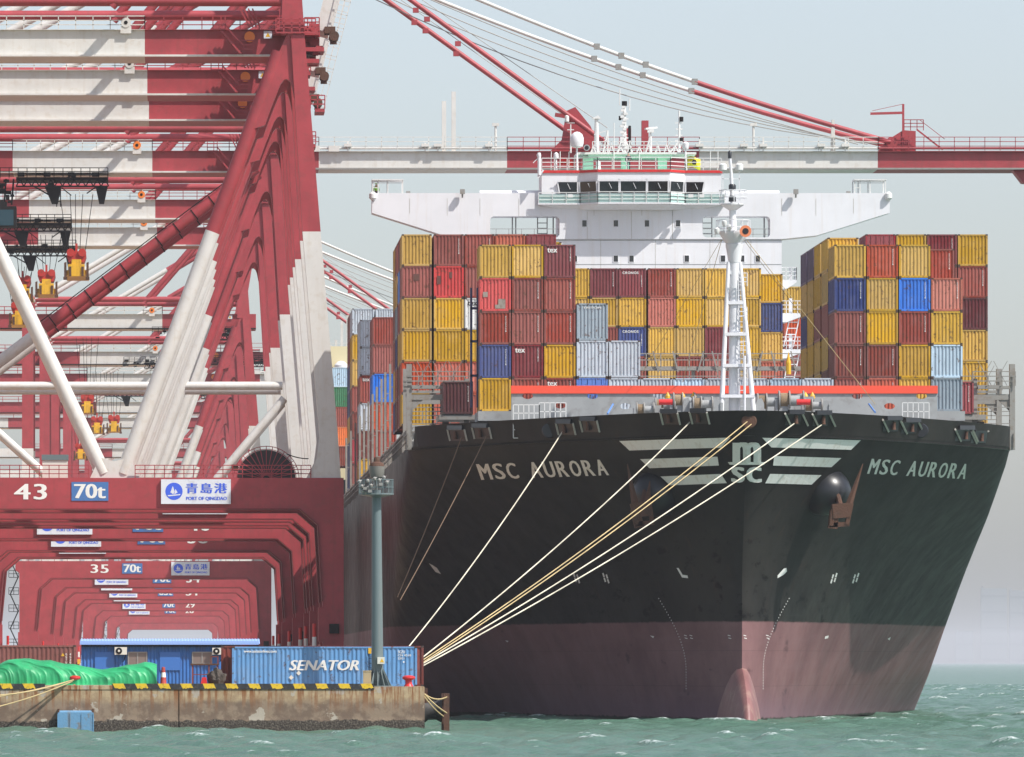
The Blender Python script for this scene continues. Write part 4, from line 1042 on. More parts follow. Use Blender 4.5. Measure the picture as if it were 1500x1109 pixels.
def flag(px0, px1, py0, py1, y, matn, label, staff):
    t = thing('flag', label, 'flag', (hx(px0), y, hz(py1)))
    vs = []; fs = []; n = 12
    for i in range(n+1):
        u = i/n; x = hx(px0)+(hx(px1)-hx(px0))*u; dy = .22*math.sin(u*7); dz = .12*math.sin(u*5)-.12*u
        vs += [(x, y+dy, hz(py1)+dz), (x, y+dy, hz(py0)+dz)]
    for i in range(n): fs.append((2*i,2*i+2,2*i+3,2*i+1))
    me = MB().add(vs, fs).build('cloth', M[matn], t, True); md = me.modifiers.new('s', 'SOLIDIFY'); md.thickness = .02
    mb = MB().tube((hx(staff),y,ZD+.02),(hx(staff),y,hz(py0-3)),.04,6); mb.build('staff', M['lightsteel'], t)
    return t
t = flag(1008,1027,229,245,YH+.8,'flagyel','yellow flag with a small black emblem above the right side of the bridge',1007)
MB().lathe((hx(1017.5),YH+.55,hz(237)), [(.26,0),(.26,.02),(.1,.02)], 6, 'y').build('emblem', M['black'], t)
flag(820,841,230,241,YH+.9,'flagred','plain red flag flying above the left side of the bridge',842)
# people
def person(p, label, top, h=1.75, legs='darkcloth', arm=0.0):
    t = thing('person', label, 'person', p)
    def skin(name, pts, edges, rad, matn, parent):
        me = bpy.data.meshes.new(name); me.from_pydata([tuple(q) for q in pts], edges, []); o = bpy.data.objects.new(name, me); C.objects.link(o)
        sm = o.modifiers.new('k', 'SKIN'); s2 = o.modifiers.new('u', 'SUBSURF'); s2.levels = 1; s2.render_levels = 1
        for i, r_ in enumerate(rad): me.skin_vertices[0].data[i].radius = (r_, r_*.85)
        me.skin_vertices[0].data[0].use_root = True
        dg = bpy.context.evaluated_depsgraph_get(); m2 = bpy.data.meshes.new_from_object(o.evaluated_get(dg)); bpy.data.objects.remove(o)
        m2.materials.append(M[matn]); q = bpy.data.objects.new(name, m2); C.objects.link(q); q.parent = parent
        for f in m2.polygons: f.use_smooth = True
        return q
    k = h/1.75
    pts = [(0,0,.95),(0,0,1.15),(0,0,1.38),(0,0,1.48),(0,0,1.58),(0,-.01,1.68),(-.2,0,1.38),(-.27,.0,1.1),(-.24,-.12,.86),(.2,0,1.38),(.28,-.02,1.1),(.22,-.2,.98),(-.1,0,.9),(-.12,0,.5),(-.12,0,.08),(-.12,-.12,.04),(.1,0,.9),(.12,0,.5),(.12,0,.08),(.12,-.12,.04)]
    ed = [(0,1),(1,2),(2,3),(3,4),(4,5),(2,6),(6,7),(7,8),(2,9),(9,10),(10,11),(0,12),(12,13),(13,14),(14,15),(0,16),(16,17),(17,18),(18,19)]
    rad = [.15,.15,.16,.06,.1,.085,.07,.055,.045,.07,.055,.045,.1,.075,.05,.045,.1,.075,.05,.045]
    pts = [(x*k,y*k,z*k) for x,y,z in pts]
    skin('body', pts, ed, [r_*k for r_ in rad], 'skin', t)
    j = [0,1,2,6,7,9,10]; skin('jacket', [pts[0],pts[1],pts[2],pts[6],pts[7],tuple(a*.97+b_*.03 for a,b_ in zip(pts[8],pts[7])),pts[9],pts[10],pts[11]], [(0,1),(1,2),(2,3),(3,4),(4,5),(2,6),(6,7),(7,8)], [.18*k,.18*k,.19*k,.09*k,.07*k,.06*k,.09*k,.07*k,.06*k], top, t)
    skin('trousers', [(0,0,.98*k),pts[12],pts[13],pts[14],pts[16],pts[17],pts[18]], [(0,1),(1,2),(2,3),(0,4),(4,5),(5,6)], [.17*k,.12*k,.09*k,.07*k,.12*k,.09*k,.07*k], legs, t)
    skin('helmet', [(0,0,1.68*k),(0,0,1.74*k),(0,0,1.79*k)], [(0,1),(1,2)], [.13*k,.12*k,.07*k], top, t)
    return t
person((hx(551.5), YH+1.2, hz(283)-.75), 'person in bright green hi-vis clothing standing under the left wing shelter', 'hivis')
MB().box(hx(546), hx(590), YH+.1, YH+2.4, hz(283)-.95, hz(283)-.75)
person((hx(920), YH-.5, ZD), 'person in dark clothing standing at the rail on the bridge roof', 'darkcloth', 1.7)
# ---------------------------------------------------------------- containers on board
TIER = ('bottom', 'second', 'third', 'fourth', 'fifth', 'sixth', 'seventh', 'eighth')
ORD = ('first', 'second', 'third', 'fourth', 'fifth', 'sixth', 'seventh', 'eighth')
P = 2.52; T = 2.606
G1 = 'containers in the front stacks behind the bow'
def lab(c, tier, n, where, extra=''):
    return f"{CNAME[c]} container{extra}, {tier} tier, {n} of {where}".replace('  ', ' ')
X1 = PX(703, 18.76); Z1 = 24.16; Y1 = 600.0
# front left block: three columns of five, from the bottom up
FL = [('yellow','navy','redbrown','brightred','yellow'), ('redbrown','maroon','redbrown','redbrown','yellow'), ('redbrown','yellow','redbrown','redbrown','maroon')]
mk = {(0,1):'code',(0,2):'code',(0,3):'patch1',(1,0):'code',(1,1):'tex',(1,2):'code',(1,3):'code',(2,0):'tex',(2,2):'code',(2,3):'code',(2,4):'tex'}
for i, col in enumerate(FL):
    for k, c in enumerate(col):
        container(X1+P*i, Y1, Z1+T*k, c, lab(c, TIER[k] if k < 4 else 'top', ('left','middle','right')[i]+' column', 'the front left block'), mark=mk.get((i, k)), markcol='pgrey' if (i, k) == (0, 3) else None, group=G1)
FR = [('redbrown','brown','redbrown','navy','yellow'), ('orangered','brown','yellow','yellow','orangered'), ('yellow','yellow','redbrown','blue','yellow'), ('greyblue','paleblue','yellow','salmon')]
for i, col in enumerate(FR):
    for k, c in enumerate(col):
        container(X1+P*(11+i), Y1, Z1+T*k, c, lab(c, 'top' if k == len(col)-1 else TIER[k], ORD[i]+' column', 'the front right block'), mark='code' if c not in ('yellow','greyblue','paleblue') else None, group=G1)
# middle of the front row: high grey boxes over a row of pale ones
container(X1+P*3, Y1, Z1, 'blue', 'bright blue container with doors facing forward, under two tall grey containers', doors=True, group=G1)
container(X1+P*3+.02, Y1, Z1+T+.02, 'lightgrey', 'tall pale grey container between bright blue doors and a grey-blue box', H=2.896, group=G1)
container(X1+P*3+.02, Y1, Z1+T+2.93, 'greyblue', 'rust-stained grey-blue container topping the tall grey pair beside the front left block', H=2.896, mark='bar', group=G1)
container(X1+P*4, Y1, Z1, 'lightgrey', 'pale grey container just right of the bright blue doors, bottom tier', group=G1)
container(X1+P*4+.02, Y1, Z1+T+.02, 'lightgrey', 'tall pale grey container standing alone on the second tier right of its twin', H=2.896, group=G1)
for i in range(5, 11):
    container(X1+P*i, Y1, Z1, 'lightgrey' if i % 3 else 'paleblue', f"{'pale grey' if i % 3 else 'pale sky blue'} container behind the red-topped wall, {ORD[i-5]} right of the grey pair", group=G1)
container(X1-P+.05, 612.6, 24.35, 'darkmaroon', 'very dark maroon container low on the left, beside the yellow bottom container', mark='code', group=G1)
container(X1+P*15-.35, 612.6, 24.35, 'crimson', 'crimson container low on the right, inside the grey lashing frame', mark='code', group=G1)
# stacks behind them whose left sides show along the gap
SB_ = [(606.4, ['redbrown','brown','yellow','redbrown','yellow','yellow'], .9-T, '2nd'), (613.6, ['yellow','yellow','yellow','redbrown','yellow','yellow'], .9-T, ''), (620.4, ['brown','yellow','yellow','yellow','yellow','purple'], .9-T, ''), (627.0, ['navy','yellow','yellow','navy','yellow','purple'], .9-T, '')]
for r_, (y, cols, dz, _) in enumerate(SB_):
    for k, c in enumerate(cols):
        container(X1+P*11, y, Z1+dz+T*k+T*0, c, f"{CNAME[c]} container side, {TIER[k] if k < 5 else 'top'} tier, {ORD[r_]} back along the dark gap", group='containers seen side-on in the gap')
container(X1+P*14+.0, 606.4, Z1+4*T, 'redbrown', 'brick red container above and behind the salmon red one', mark='code', group=G1)
container(X1+P*14+.0, 606.4, Z1+3*T, 'yellow', 'yellow container edge showing behind the salmon red one', group=G1)
container(X1+P*2-.3, 606.6, Z1+5*T-.6, 'darkmaroon', 'placeholder', group=G1) if False else None
# third bay: nineteen rows, six tiers, front row only where it can be seen
Y3 = 628.5; X3 = XS-9.5*P-.35+.05; Z3 = 23.95
G3 = 'containers in the third bay'
B3 = {0: ('yellow','orangered','yellow','yellow','redbrown','yellow'), 1: ('orangered','orangered','yellow','yellow','brightred','redbrown'), 2: ('orangered','orangered','yellow','white','redbrown','redbrown')}
for i, col in B3.items():
    for k, c in enumerate(col):
        container(X3+P*i+(.1 if i else 0), Y3, Z3+T*k, c, lab(c, TIER[k] if k < 5 else 'top', ('outermost','next','third')[i]+' column', 'the tall left stack'), mark='tex' if c == 'white' else 'patch2' if (i, k) == (0, 4) else 'patch3' if (i, k) == (1, 4) else ('code' if c in ('redbrown','brightred') and k > 3 else None), markcol='black' if c == 'white' else 'pdark' if k == 4 and i < 2 else None, group=G3)
for i, c, d in ((3,'salmon',False),(4,'maroon',True)):
    container(X3+P*i+.1, Y3, Z3+T*5, c, f"{CNAME[c]} container, only its upper edge showing above the front left block", doors=d, group=G3)
    
container(29.05, 640, Z3+T*5, 'yellow', 'yellow container corner peeking out behind the front left block', group=G3)
for i, c, d in ((15,'crimson',True),(16,'yellow',False),(17,'maroon',False)):
    container(X3+P*i+.15, Y3, Z3+T*5, c, f"{CNAME[c]} container{' with doors' if d else ''}, only its upper edge showing above the front right block", doors=d, group=G3, mark='code' if c == 'maroon' else None)
for k, c in enumerate(('redbrown','yellow','brown','yellow','redbrown')):
    container(X3+P*17+.15, Y3, Z3+T*k, c, f"{CNAME[c]} container, {TIER[k]} tier, hidden column inside the right side stack", group=G3)
for k, c in enumerate(('yellow','yellow','yellow','darkmaroon','redbrown','yellow')):
    container(X3+P*18+.15, Y3, Z3+T*k, c, lab(c, TIER[k] if k < 5 else 'top', 'outermost column', 'the right side stack'), mark='code' if c == 'redbrown' else None, group=G3)
# side-on stacks behind the tall left stack
SD = [(635.0, ['redbrown','brown','yellow','redbrown','blue','maroon']), (642.6, ['brown','redbrown','navy','greyblue','yellow','redbrown']), (649.1, ['navy','yellow','redbrown','brown','yellow','yellow'])]
for r_, (y, cols) in enumerate(SD):
    for k, c in enumerate(cols):
        container(X3, y, Z3+T*k, c, f"{CNAME[c]} container, {TIER[k] if k < 5 else 'top'} tier, {ORD[r_+1]} stack back along the ship's left side", group='containers seen side-on along the left rail')
# blue open frame ends beside white one
t = thing('flat_rack', 'folded blue flat rack standing on edge beside the navy container', 'flat rack', (PX(694,18.6), 604, 27)); mb = MB()
x = PX(695,18.6)
for z in (27.1, 29.8, 32.4): mb.box(x-.35, x+.3, 604, 605, z-.08, z+.08)
mb.box(x-.35, x-.2, 604, 605, 24.6, 34); mb.box(x+.15, x+.3, 604, 605, 24.6, 34); mb.build('blue_frame', container_mat('navy'), t)
# middle bay in front of the bridge
Y5 = 681.0; X5 = PX(949.5, F/Y5); Z5 = 39.5-6*T
MID = {-4: ('yellow','yellow','redbrown','redbrown'), -3: ('yellow','yellow','redbrown','yellow'), -2: ('brown','yellow','yellow','redbrown') , -1: ('redbrown','navy','yellow','maroon'),
  0: ('yellow','yellow','orangered','redbrown'), 1: ('redbrown','yellow','yellow','yellow'), 2: ('redbrown','maroon','yellow','yellow'), 3: ('yellow','yellow','yellow','yellow')}
MID[-3] = ('yellow','redbrown','yellow','yellow'); MID[-2] = ('brown','redbrown','yellow','maroon')
for i, col in MID.items():
    if i == -4: continue
    for k, c in enumerate(col):
        extra = ' marked CRONOS' if False else ''
        container(X5+P*i+(0 if i >= 0 else -.1), Y5, Z5+T*(k+2), c, lab(c, ('lowest','second','third','top')[k], ORD[i+3]+' column', 'the low middle stack'), mark='cronos' if (i, k) in ((-1,3),(-1,1)) else ('code' if c in ('maroon','redbrown') and k > 1 else None), group='containers stacked in front of the bridge')
for k, c in enumerate(('orangered','yellow','navy','yellow')):
    container(X5+P*4-.05, Y5+7, Z5+T*(k+2)-.15, c, lab(c, ('lowest','second','third','top')[k], 'last column', 'the low middle stack')+', right of the mast', group='containers stacked in front of the bridge')
# behind the bridge, right
Y6 = 745.0; s6 = F/Y6
for i in range(2):
    for k, c in enumerate(('redbrown','redbrown','orangered','yellow')):
        if i == 1 and k < 1: continue
        container(PX(1149,s6)+P*i, Y6, 41.0-2.9*(4-k), c, f"{CNAME[c]} container beyond the white balconies, {('lowest','second','third','top')[k]} tier, {('left','right')[i]} column", H=2.896, group='containers behind the bridge')
# stacks aft along the left side
GA = 'containers in the far stacks along the left side'
def aft(px, y, ztop, cols, H, name, L_=12.19):
    s_ = F/y; x = PX(px, s_)
    for k, c in enumerate(cols):
        container(x, y, ztop-(H+.015)*(k+1), c, f"{CNAME[c]} container, {('top','second','third','fourth','fifth','sixth','seventh','eighth')[k]} from top of {name}", Lc=L_, H=H, group=GA, mark='tex' if (name.startswith('the narrow') and k == 2) else None)
aft(546, 787, PZ(464,14.3), ['redbrown','redbrown','blue','orangered','redbrown','redbrown'], 2.896, 'the broad red stack aft of the left stack')
aft(527.5, 805, PZ(468.5,13.97), ['lightgrey','lightgrey','redbrown','lightgrey','brown','yellow'], 2.896, 'the narrow grey stack')
aft(516, 859, PZ(451.5,13.1), ['lightgrey','yellow','yellow','redbrown','brown','crimson','brown'], 2.896, 'the outermost far stack')
aft(550.5, 859, PZ(451.5,13.1), ['lightgrey'], 2.896, 'the short grey stack far aft')
for r_, (y, n) in enumerate(((872.5, 7),)):
    aft(PX(516,13.1)*F/y+269, y, PZ(451.5,13.1), [rnd.choice(['brown','redbrown','yellow','navy']) for _ in range(n)], 2.896, 'the stack behind the outermost far stack')
# ---- mooring lines
LN = [((824,632),(598,947),(12.0,556),'rope','thin pale mooring line, steepest of the pale ones, nearest the left'),
      ((1010,619),(611,968),(14.6,513),'rope','pale mooring line from the first bow opening left of the emblem'),
      ((1094,618),(611,971),(14.6,513),'tanrope','upper tan mooring line from the centre of the bow'),
      ((1101,621),(611,974.5),(14.7,513),'tanrope','lower tan mooring line from the centre of the bow'),
      ((1164,620),(611,975.5),(14.7,513),'rope','pale mooring line crossing the emblem from right of centre'),
      ((1204,622),(612,978),(14.8,513),'rope','lowest and rightmost pale mooring line'),
      ((676,641),(585,868),(15.2,600),'brownrope','left one of the two dark mooring lines on the shaded bow'),
      ((712,640),(590,872),(15.2,592),'brownrope','right one of the two dark mooring lines on the shaded bow')]
for (a, b_, (ex, ey), mn, label) in LN:
    p = hull_hit(*a); p = p + Vector((0,-.3,0)); q = at(*b_, ey)
    d = (q-p); q2 = p + d*1.03
    pts = sag(p, q2, .55 if mn != 'brownrope' else .2, 24)
    r_ = .046 if mn == 'rope' else .040 if mn == 'tanrope' else .04
    tag(MB().path(pts, r_, 7).build('mooring_line', M[mn], None, True, p), label, 'mooring line', 'mooring lines from the bow')
# ---- another ship beyond, between crane leg and the stacks
YO = 1130.0; so = F/YO
os_ = thing('distant_ship', 'distant moored container ship glimpsed between the crane leg and the stacks', 'ship', (PX(500,so), YO, 0))
MB().box(PX(470,so), PX(620,so), YO+12, YO+160, -1, PZ(700,so)).build('hull', M['black'], os_)
b2_ = MB().box(PX(470,so), PX(560,so), YO+18, YO+32, PZ(700,so), PZ(500,so)).build('superstructure', M['cream'], os_)
MB().lathe((PX(503,so),YO+17,PZ(532,so)), [(1.0,0),(1.0,.4),(.5,.9),(.02,1)], 10).build('lifeboat', M['white'], b2_, True)
CD = [['paleblue','green','redbrown','orange','brown'],['lightgrey','orange','redbrown','orange','brown']]
for i in range(2):
    for k, c in enumerate(CD[i]):
        container(PX(486+i*25,so), YO, PZ(538+29*(k+1),so), c, f"{CNAME[c]} container on the distant ship, {ORD[k]} from top of its {('left','right')[i]} column", H=2.896, Lc=12.19, group='containers on the distant ship')
# ---------------------------------------------------------------- things on the pier
s1 = 22.2; Yb = F/s1; ZG = ZQ
def q_(px, s=22.2): return PX(px, s)
def qz(py, s=22.2): return PZ(py, s)
# sky blue long container parallel to the pier edge: built side-on
def long_container(px0, px1, py0, py1, s, col, label, text=None, Lc=12.19):
    y = F/s; x0 = PX(px0, s); x1 = PX(px1, s); L_ = x1-x0; H = PZ(py0, s)-ZG
    sc = L_/Lc
    t = thing('shipping_container', label, 'container', (x0, y, ZG))
    a, b_, c_ = shell_mesh(Lc, 2.591, col, False)
    for nm, me in (('corrugated_shell', a), ('frame', b_), ('corner_castings', c_)):
        m3 = me.copy(); m3.transform(__import__('mathutils').Matrix(((0,sc,0,0),(1,0,0,0),(0,0,H/2.591,0),(0,0,0,1)))); m3.flip_normals()
        o = bpy.data.objects.new(nm, m3); C.objects.link(o); o.parent = t
    return t, x0, x1, y, H
t, x0, x1, y, H = long_container(340, 611, 947, 1003, 22.2, 'senator', 'sky blue container with large white SENATOR lettering on the pier')
def ptext(mb, body, px0, px1, py0, py1, yy, s=22.2, **k): return add_text(mb, body, PX(px0,s), PX(px1,s), PZ(py1,s), PZ(py0,s), yy, **k)
mb = MB(); ptext(mb, 'SENATOR', 424, 525, 967, 982, y-.012, bold=.02, shear=.25); ptext(mb, 'www.senatorlines.com', 357, 405, 952, 956, y-.012, bold=.03)
ptext(mb, 'SCZU', 583, 593, 953, 957, y-.012); ptext(mb, 'CN 4510', 583, 602, 958.5, 961.5, y-.012); ptext(mb, '22G1', 583, 592, 963, 966, y-.012); mb.box(q_(590.5), q_(592.5), y-.013, y-.008, qz(971), qz(968.5))
mb.v = [(a-0, b_, c_) for a, b_, c_ in mb.v]
o = mb.build('lettering', M['textwhite'], t)
mb = MB()
for px, py in ((426.5,992.5),(437.5,986)): r_ = .16; x, z = q_(px), qz(py); mb.add([(x-r_,y-.014,z),(x,y-.014,z-r_),(x+r_,y-.014,z),(x,y-.014,z+r_)],[(0,1,2,3)])
mb.build_each('hazard_placard', M['acwhite'], t)
MB().box(q_(539.5), q_(544), y-.02, y-.01, qz(957.5), qz(949)).build('yellow_label', M['yellow'], t)
mb = MB(); mb.ladder((q_(540),y-.05,qz(985)),(q_(540),y-.05,qz(958)),(.2,0,0),.28,.018); mb.build('climbing_rungs', M['cr_dark'], t)
M['patch'] = mat('blue_repaint', (.05,.25,.62), .5)
mb = MB(); 
for k in range(7): mb.box(q_(462+k*5.1), q_(462+k*5.1+3.2), y+.012, y+.016, qz(997+rnd.uniform(-2,1)), qz(984))
t2, _, _, y2, _ = long_container(324, 620, 946, 1002, 22.2*.993, 'rustred', 'rusty red container standing behind the sky blue one, its end showing')
for o in t2.children: pass
t2.location.y = Yb+2.7
t3, *_ = long_container(-160, 111, 945, 1001, 22.0, 'rustred', 'dark rust red container at the left, half behind the green tarpaulin')
mb = MB()
for k in range(8): add_text(mb, 'GSTU2081'[k], PX(96,22), PX(98,22), PZ(960+k*4,22), PZ(957+k*4,22), F/22-.012)
for k in range(6): add_text(mb, '452093'[k], PX(102,22), PX(104,22), PZ(960+k*4,22), PZ(957+k*4,22), F/22-.012)
mb.build('lettering', M['textwhite'], t3)
mb = MB(); x, z = PX(92,22), PZ(959,22); mb.add([(x-.12,F/22-.013,z-.1),(x+.12,F/22-.013,z-.1),(x,F/22-.013,z+.12)],[(0,1,2)]); mb.build('warning_triangle', M['yellow'], t3)
# site cabin
M['cabblue'] = mat('cabin_blue', (.04,.15,.42), .5, dirt=.2, streak=.3, var=.2); M['cabroof'] = mat('cabin_roof_blue', (.30,.47,.85), .45)
M['cabdoor'] = mat('cabin_door_blue', (.05,.17,.5), .4); M['windowglass'] = mat('cabin_window', (.22,.17,.15), .2)
sc_ = 21.7; yc = F/sc_
def k_(px): return PX(px, sc_)
def kz(py): return PZ(py, sc_)
cab = thing('site_cabin', 'corrugated blue site cabin with pale blue roof between two containers', 'cabin', (k_(250), yc, ZG))
mb = MB(); xs = np.arange(k_(119), k_(352), .24); vs = []; fs = []
for x in xs:
    for dx, dy in ((0,0),(.05,.05),(.12,.05),(.17,0)): vs += [(x+dx,yc+dy,ZG),(x+dx,yc+dy,kz(944))]
for i in range(len(vs)//2-1): fs.append((2*i,2*i+2,2*i+3,2*i+1))
mb.add(vs, fs); mb.box(k_(119), k_(352), yc+.08, yc+3.2, ZG, kz(944)); mb.build('wall', M['cabblue'], cab)
mb = MB(); vs = []; fs = []; x = k_(117)
while x < k_(380):
    for dx, dz in ((0,0),(.05,.03),(.1,.03),(.15,0)): vs += [(x+dx,yc-.45,kz(943.5)+dz),(x+dx,yc+3.4,kz(936)+dz)]
    x += .2
for i in range(len(vs)//2-1): fs.append((2*i,2*i+2,2*i+3,2*i+1))
mb.add(vs, fs); mb.box(k_(117), k_(379), yc-.44, yc-.40, kz(944.5), kz(939)); mb.build('roof', M['cabroof'], cab)
MB().box(k_(119), k_(379), yc-.3, yc+3.2, kz(947), kz(944.8)).build('eaves_beam', M['cr_dark'], cab)
for a, b_ in ((139,167),(234,264)):
    MB().box(k_(a), k_(b_), yc-.05, yc+.02, kz(982), kz(955)).build('hatch', M['cabdoor'], cab)
for a, b_ in ((188,215),(282,310)):
    wf = MB(); wf.box(k_(a), k_(b_), yc-.06, yc+.01, kz(980 if a < 200 else 972), kz(955.5)); wf = wf.build('window', M['windowglass'], cab)
    mb = MB(); zb_ = kz(980 if a < 200 else 972)
    for x in (a, (a+b_)/2, b_): mb.box(k_(x)-.04, k_(x)+.04, yc-.09, yc-.03, zb_, kz(955.5))
    mb.box(k_(a), k_(b_), yc-.085, yc-.035, zb_-.04, zb_+.04); mb.box(k_(a), k_(b_), yc-.085, yc-.035, kz(955.5)-.04, kz(955.5)+.04); mb.build('window_frame', M['midgrey'], wf)
for a, b_, py0, py1 in ((168,186,948,959),(311,328,949,959)):
    u = MB().box(k_(a), k_(b_), yc-.45, yc-.1, kz(py1), kz(py0)).build('air_conditioner', M['acwhite'], cab)
    c_ = (k_(a+(b_-a)*.35), yc-.46, kz((py0+py1)/2))
    mb = MB(); mb.lathe(c_, [(.22,0),(.22,-.02),(.16,-.03)], 18, 'y'); mb.build('fan_grille', M['cr_dark'], u)
    mb = MB(); mb.lathe((c_[0],c_[1]-.03,c_[2]), [(.08,0),(.07,-.01)], 10, 'y'); mb.build('fan_hub', M['acwhite'], u)
    mb = MB(); mb.path(sag((k_(b_-2),yc-.2,kz(py1)),(k_(b_-6),yc-.05,kz(py1+10)),.1),.03,5); mb.build('hose', M['cr_dark'], u)
# steel table
tb = thing('steel_table', 'rusty red steel frame table in front of the blue cabin', 'table', (q_(298), YQ+2.2, ZG)); mb = MB(); yt = YQ+2.2
for px in (282,306,318):
    for dy in (0, .8): mb.bar((q_(px),yt+dy,ZG),(q_(px),yt+dy,qz(974)),.1)
mb.bar((q_(282),yt,qz(988)),(q_(318),yt,qz(988)),.06)
for px in (309,319): mb.bar((q_(px),yt+.8,qz(974)),(q_(px),yt+.8,qz(961)),.07)
mb.bar((q_(309),yt+.8,qz(962)),(q_(319),yt+.8,qz(962)),.07)
mb.build('legs', M['rust'] if False else mat('table_red', (.22,.05,.04), .6, dirt=.4), tb)
MB().box(q_(279), q_(321), yt-.1, yt+.9, qz(974.5), qz(972)).build('top', M['rust'], tb)
mb = MB(); mb.prism([(q_(293),ZG),(q_(304),ZG),(q_(302),qz(992)),(q_(296),qz(992))], YQ+1, YQ+1.5); tag(mb.build('small_red_bucket', M['redpaint'], None, False, (q_(298),YQ+1,ZG)), 'small red tapered bucket on the ground under the steel table', 'bucket')
M['sack'] = mat('dark_sack', (.07,.055,.045), .9, var=.4, bump=.6)
def lump(name, px0, px1, py0, py1, yy, matn, label, cat, seed=1, dep=.7):
    bm = bmesh.new(); bmesh.ops.create_icosphere(bm, subdivisions=4, radius=1); rr = random.Random(seed); ph = [rr.uniform(0,6) for _ in range(9)]
    cx_ = (q_(px0)+q_(px1))/2; rx = (q_(px1)-q_(px0))/2; h = qz(py0)-ZG; mb = MB(); vs_ = []
    for v in bm.verts:
        n_ = 1+.14*math.sin(v.co.x*4+ph[0])*math.sin(v.co.z*5+ph[1])+.07*math.sin(v.co.x*11+ph[2]+3*v.co.y)+.05*math.sin(v.co.z*13+ph[3])
        vs_.append((cx_+v.co.x*rx*n_, yy+dep+v.co.y*dep*n_, ZG+max(0, v.co.z*.55+.45)*h*n_))
    bm.verts.index_update(); mb.add(vs_, [tuple(v.index for v in f.verts) for f in bm.faces]); bm.free()
    return tag(mb.build(name, M[matn], None, True, (cx_, yy+dep, ZG)), label, cat)
lump('sack_pile', 303, 330, 981, 1002, YQ+.9, 'sack', 'dark brown heap of sacks beside the steel table', 'sacks', 3)
lump('sack_pile', 214, 232, 992, 1002, YQ+.7, 'sack', 'small dark heap at the end of the green tarpaulin', 'sacks', 8, .4)
# traffic cone
cn_ = thing('traffic_cone', 'red and white traffic cone on the pier edge before the blue cabin', 'traffic cone', (q_(239.5), YQ+.75, ZG)); c_ = (q_(239.5), YQ+.75, ZG)
h_ = qz(977)-ZG
mb = MB(); mb.box(c_[0]-.32, c_[0]+.32, c_[1]-.32, c_[1]+.32, ZG, ZG+.07); mb.lathe((c_[0],c_[1],ZG+.07), [(.27,0),(.2,.14),(.17,h_*.42)], 18); mb.lathe((c_[0],c_[1],ZG), [(.135,h_*.72),(.11,h_*.98),(.06,h_)], 18); mb.build('cone_body', mat('cone_red', (.42,.05,.04), .6, dirt=.3), cn_, True)
MB().lathe((c_[0],c_[1],ZG), [(.172,h_*.42),(.135,h_*.72)], 18).build('white_band', M['textwhite'], cn_, True)
# junction block, light pole
MB_ = MB(); MB_.box(q_(530), q_(541.5), YQ+.5, YQ+1.1, ZG, qz(983)); MB_.box(q_(529.6), q_(542), YQ+.48, YQ+1.12, qz(984), qz(983)+.04)
tag(MB_.build('wooden_crate', mat('crate_beige', (.42,.33,.2), .7, dirt=.3), None, False, (q_(535), YQ+.8, ZG)), 'narrow beige box standing at the foot of the lamp pole', 'box')
lp = thing('light_pole', 'tall grey-green mast pole with camera platform at the pier corner', 'pole', (q_(553), YQ+1.6, ZG)); yp = YQ+1.6
sP = F/yp
def p_(px): return PX(px, sP)
def pz(py): return PZ(py, sP)
mb = MB(); mb.tube((p_(553),yp,ZG),(p_(551.5),yp,pz(718)),.40,24,.30); mb.build('pole', M['pole'], lp, True)
mb = MB()
for k in range(12):
    a = 2*math.pi*k/12; d = Vector((math.cos(a), math.sin(a), 0)); c_ = Vector((p_(553),yp,ZG))
    mb.add([c_+d*.33+Vector((0,0,1.25)), c_+d*.92, c_+d*.33, ], [(0,1,2)]); mb.bar(c_+d*.36+Vector((0,0,1.2)), c_+d*.9+Vector((0,0,.02)), .05)
mb.lathe((p_(553),yp,ZG), [(1.0,0),(1.0,.06)], 24); mb.build('base_gusset', M['pole'], lp)
b_ = MB().box(p_(552.5), p_(563), yp-.75, yp-.4, pz(972.5), pz(962.5)).build('junction_box', M['acwhite'], lp)
mb = MB(); x, z = p_(559), pz(967.5); mb.add([(x-.14,yp-.76,z-.12),(x+.14,yp-.76,z-.12),(x,yp-.76,z+.14)],[(0,1,2)]); mb.build('warning_triangle', M['yellow'], b_)
mb = MB(); mb.path(sag((p_(560),yp-.5,pz(972)),(p_(555),yp-.5,pz(988)),.05),.02,5); mb.build('cable', M['black'], lp)
pl_ = MB().lathe((p_(551),yp,pz(726)), [(.35,-.1),(1.15,.05),(1.15,.15)], 20).build('platform', M['pole'], lp)
mb = MB(); n = 16
for i in range(n):
    a, b2 = 2*math.pi*i/n, 2*math.pi*(i+1)/n
    A = Vector((p_(551)+1.12*math.cos(a), yp+1.12*math.sin(a), pz(725))); B = Vector((p_(551)+1.12*math.cos(b2), yp+1.12*math.sin(b2), pz(725)))
    mb.bar(A, A+Vector((0,0,1.0)), .05)
    for k in range(3): Q = A.lerp(B, k/3); mb.bar(Q, Q+Vector((0,0,1.0)), .025)
    for h in (.5, 1.0): mb.bar(A+Vector((0,0,h)), B+Vector((0,0,h)), .045)
mb.build('railing', M['pole'], pl_)
mb = MB()
for px, py in ((526,706),(530,713),(531,720),(538,705),(539,715),(543,712),(555,704),(562,700),(566,707),(536,722),(548,702)):
    c_ = Vector((p_(px), yp-1.25+rnd.uniform(0,.4), pz(py))); mb.lathe(tuple(c_), [(.03,-.12),(.10,-.08),(.12,.03),(.07,.11),(.02,.13)], 10); mb.bar(c_, (c_.x+.15, yp-.9, c_.z+.1), .05)
for px, py in ((534,716),(541,720),(557,710)): x, z = p_(px), pz(py); mb.box(x-.12, x+.12, yp-1.35, yp-1.0, z-.09, z+.09)
mb.build_each('security_camera', M['midgrey'], pl_, True)
mb = MB(); mb.tube((p_(551),yp,pz(722)),(p_(551),yp,pz(695)),.09,8)
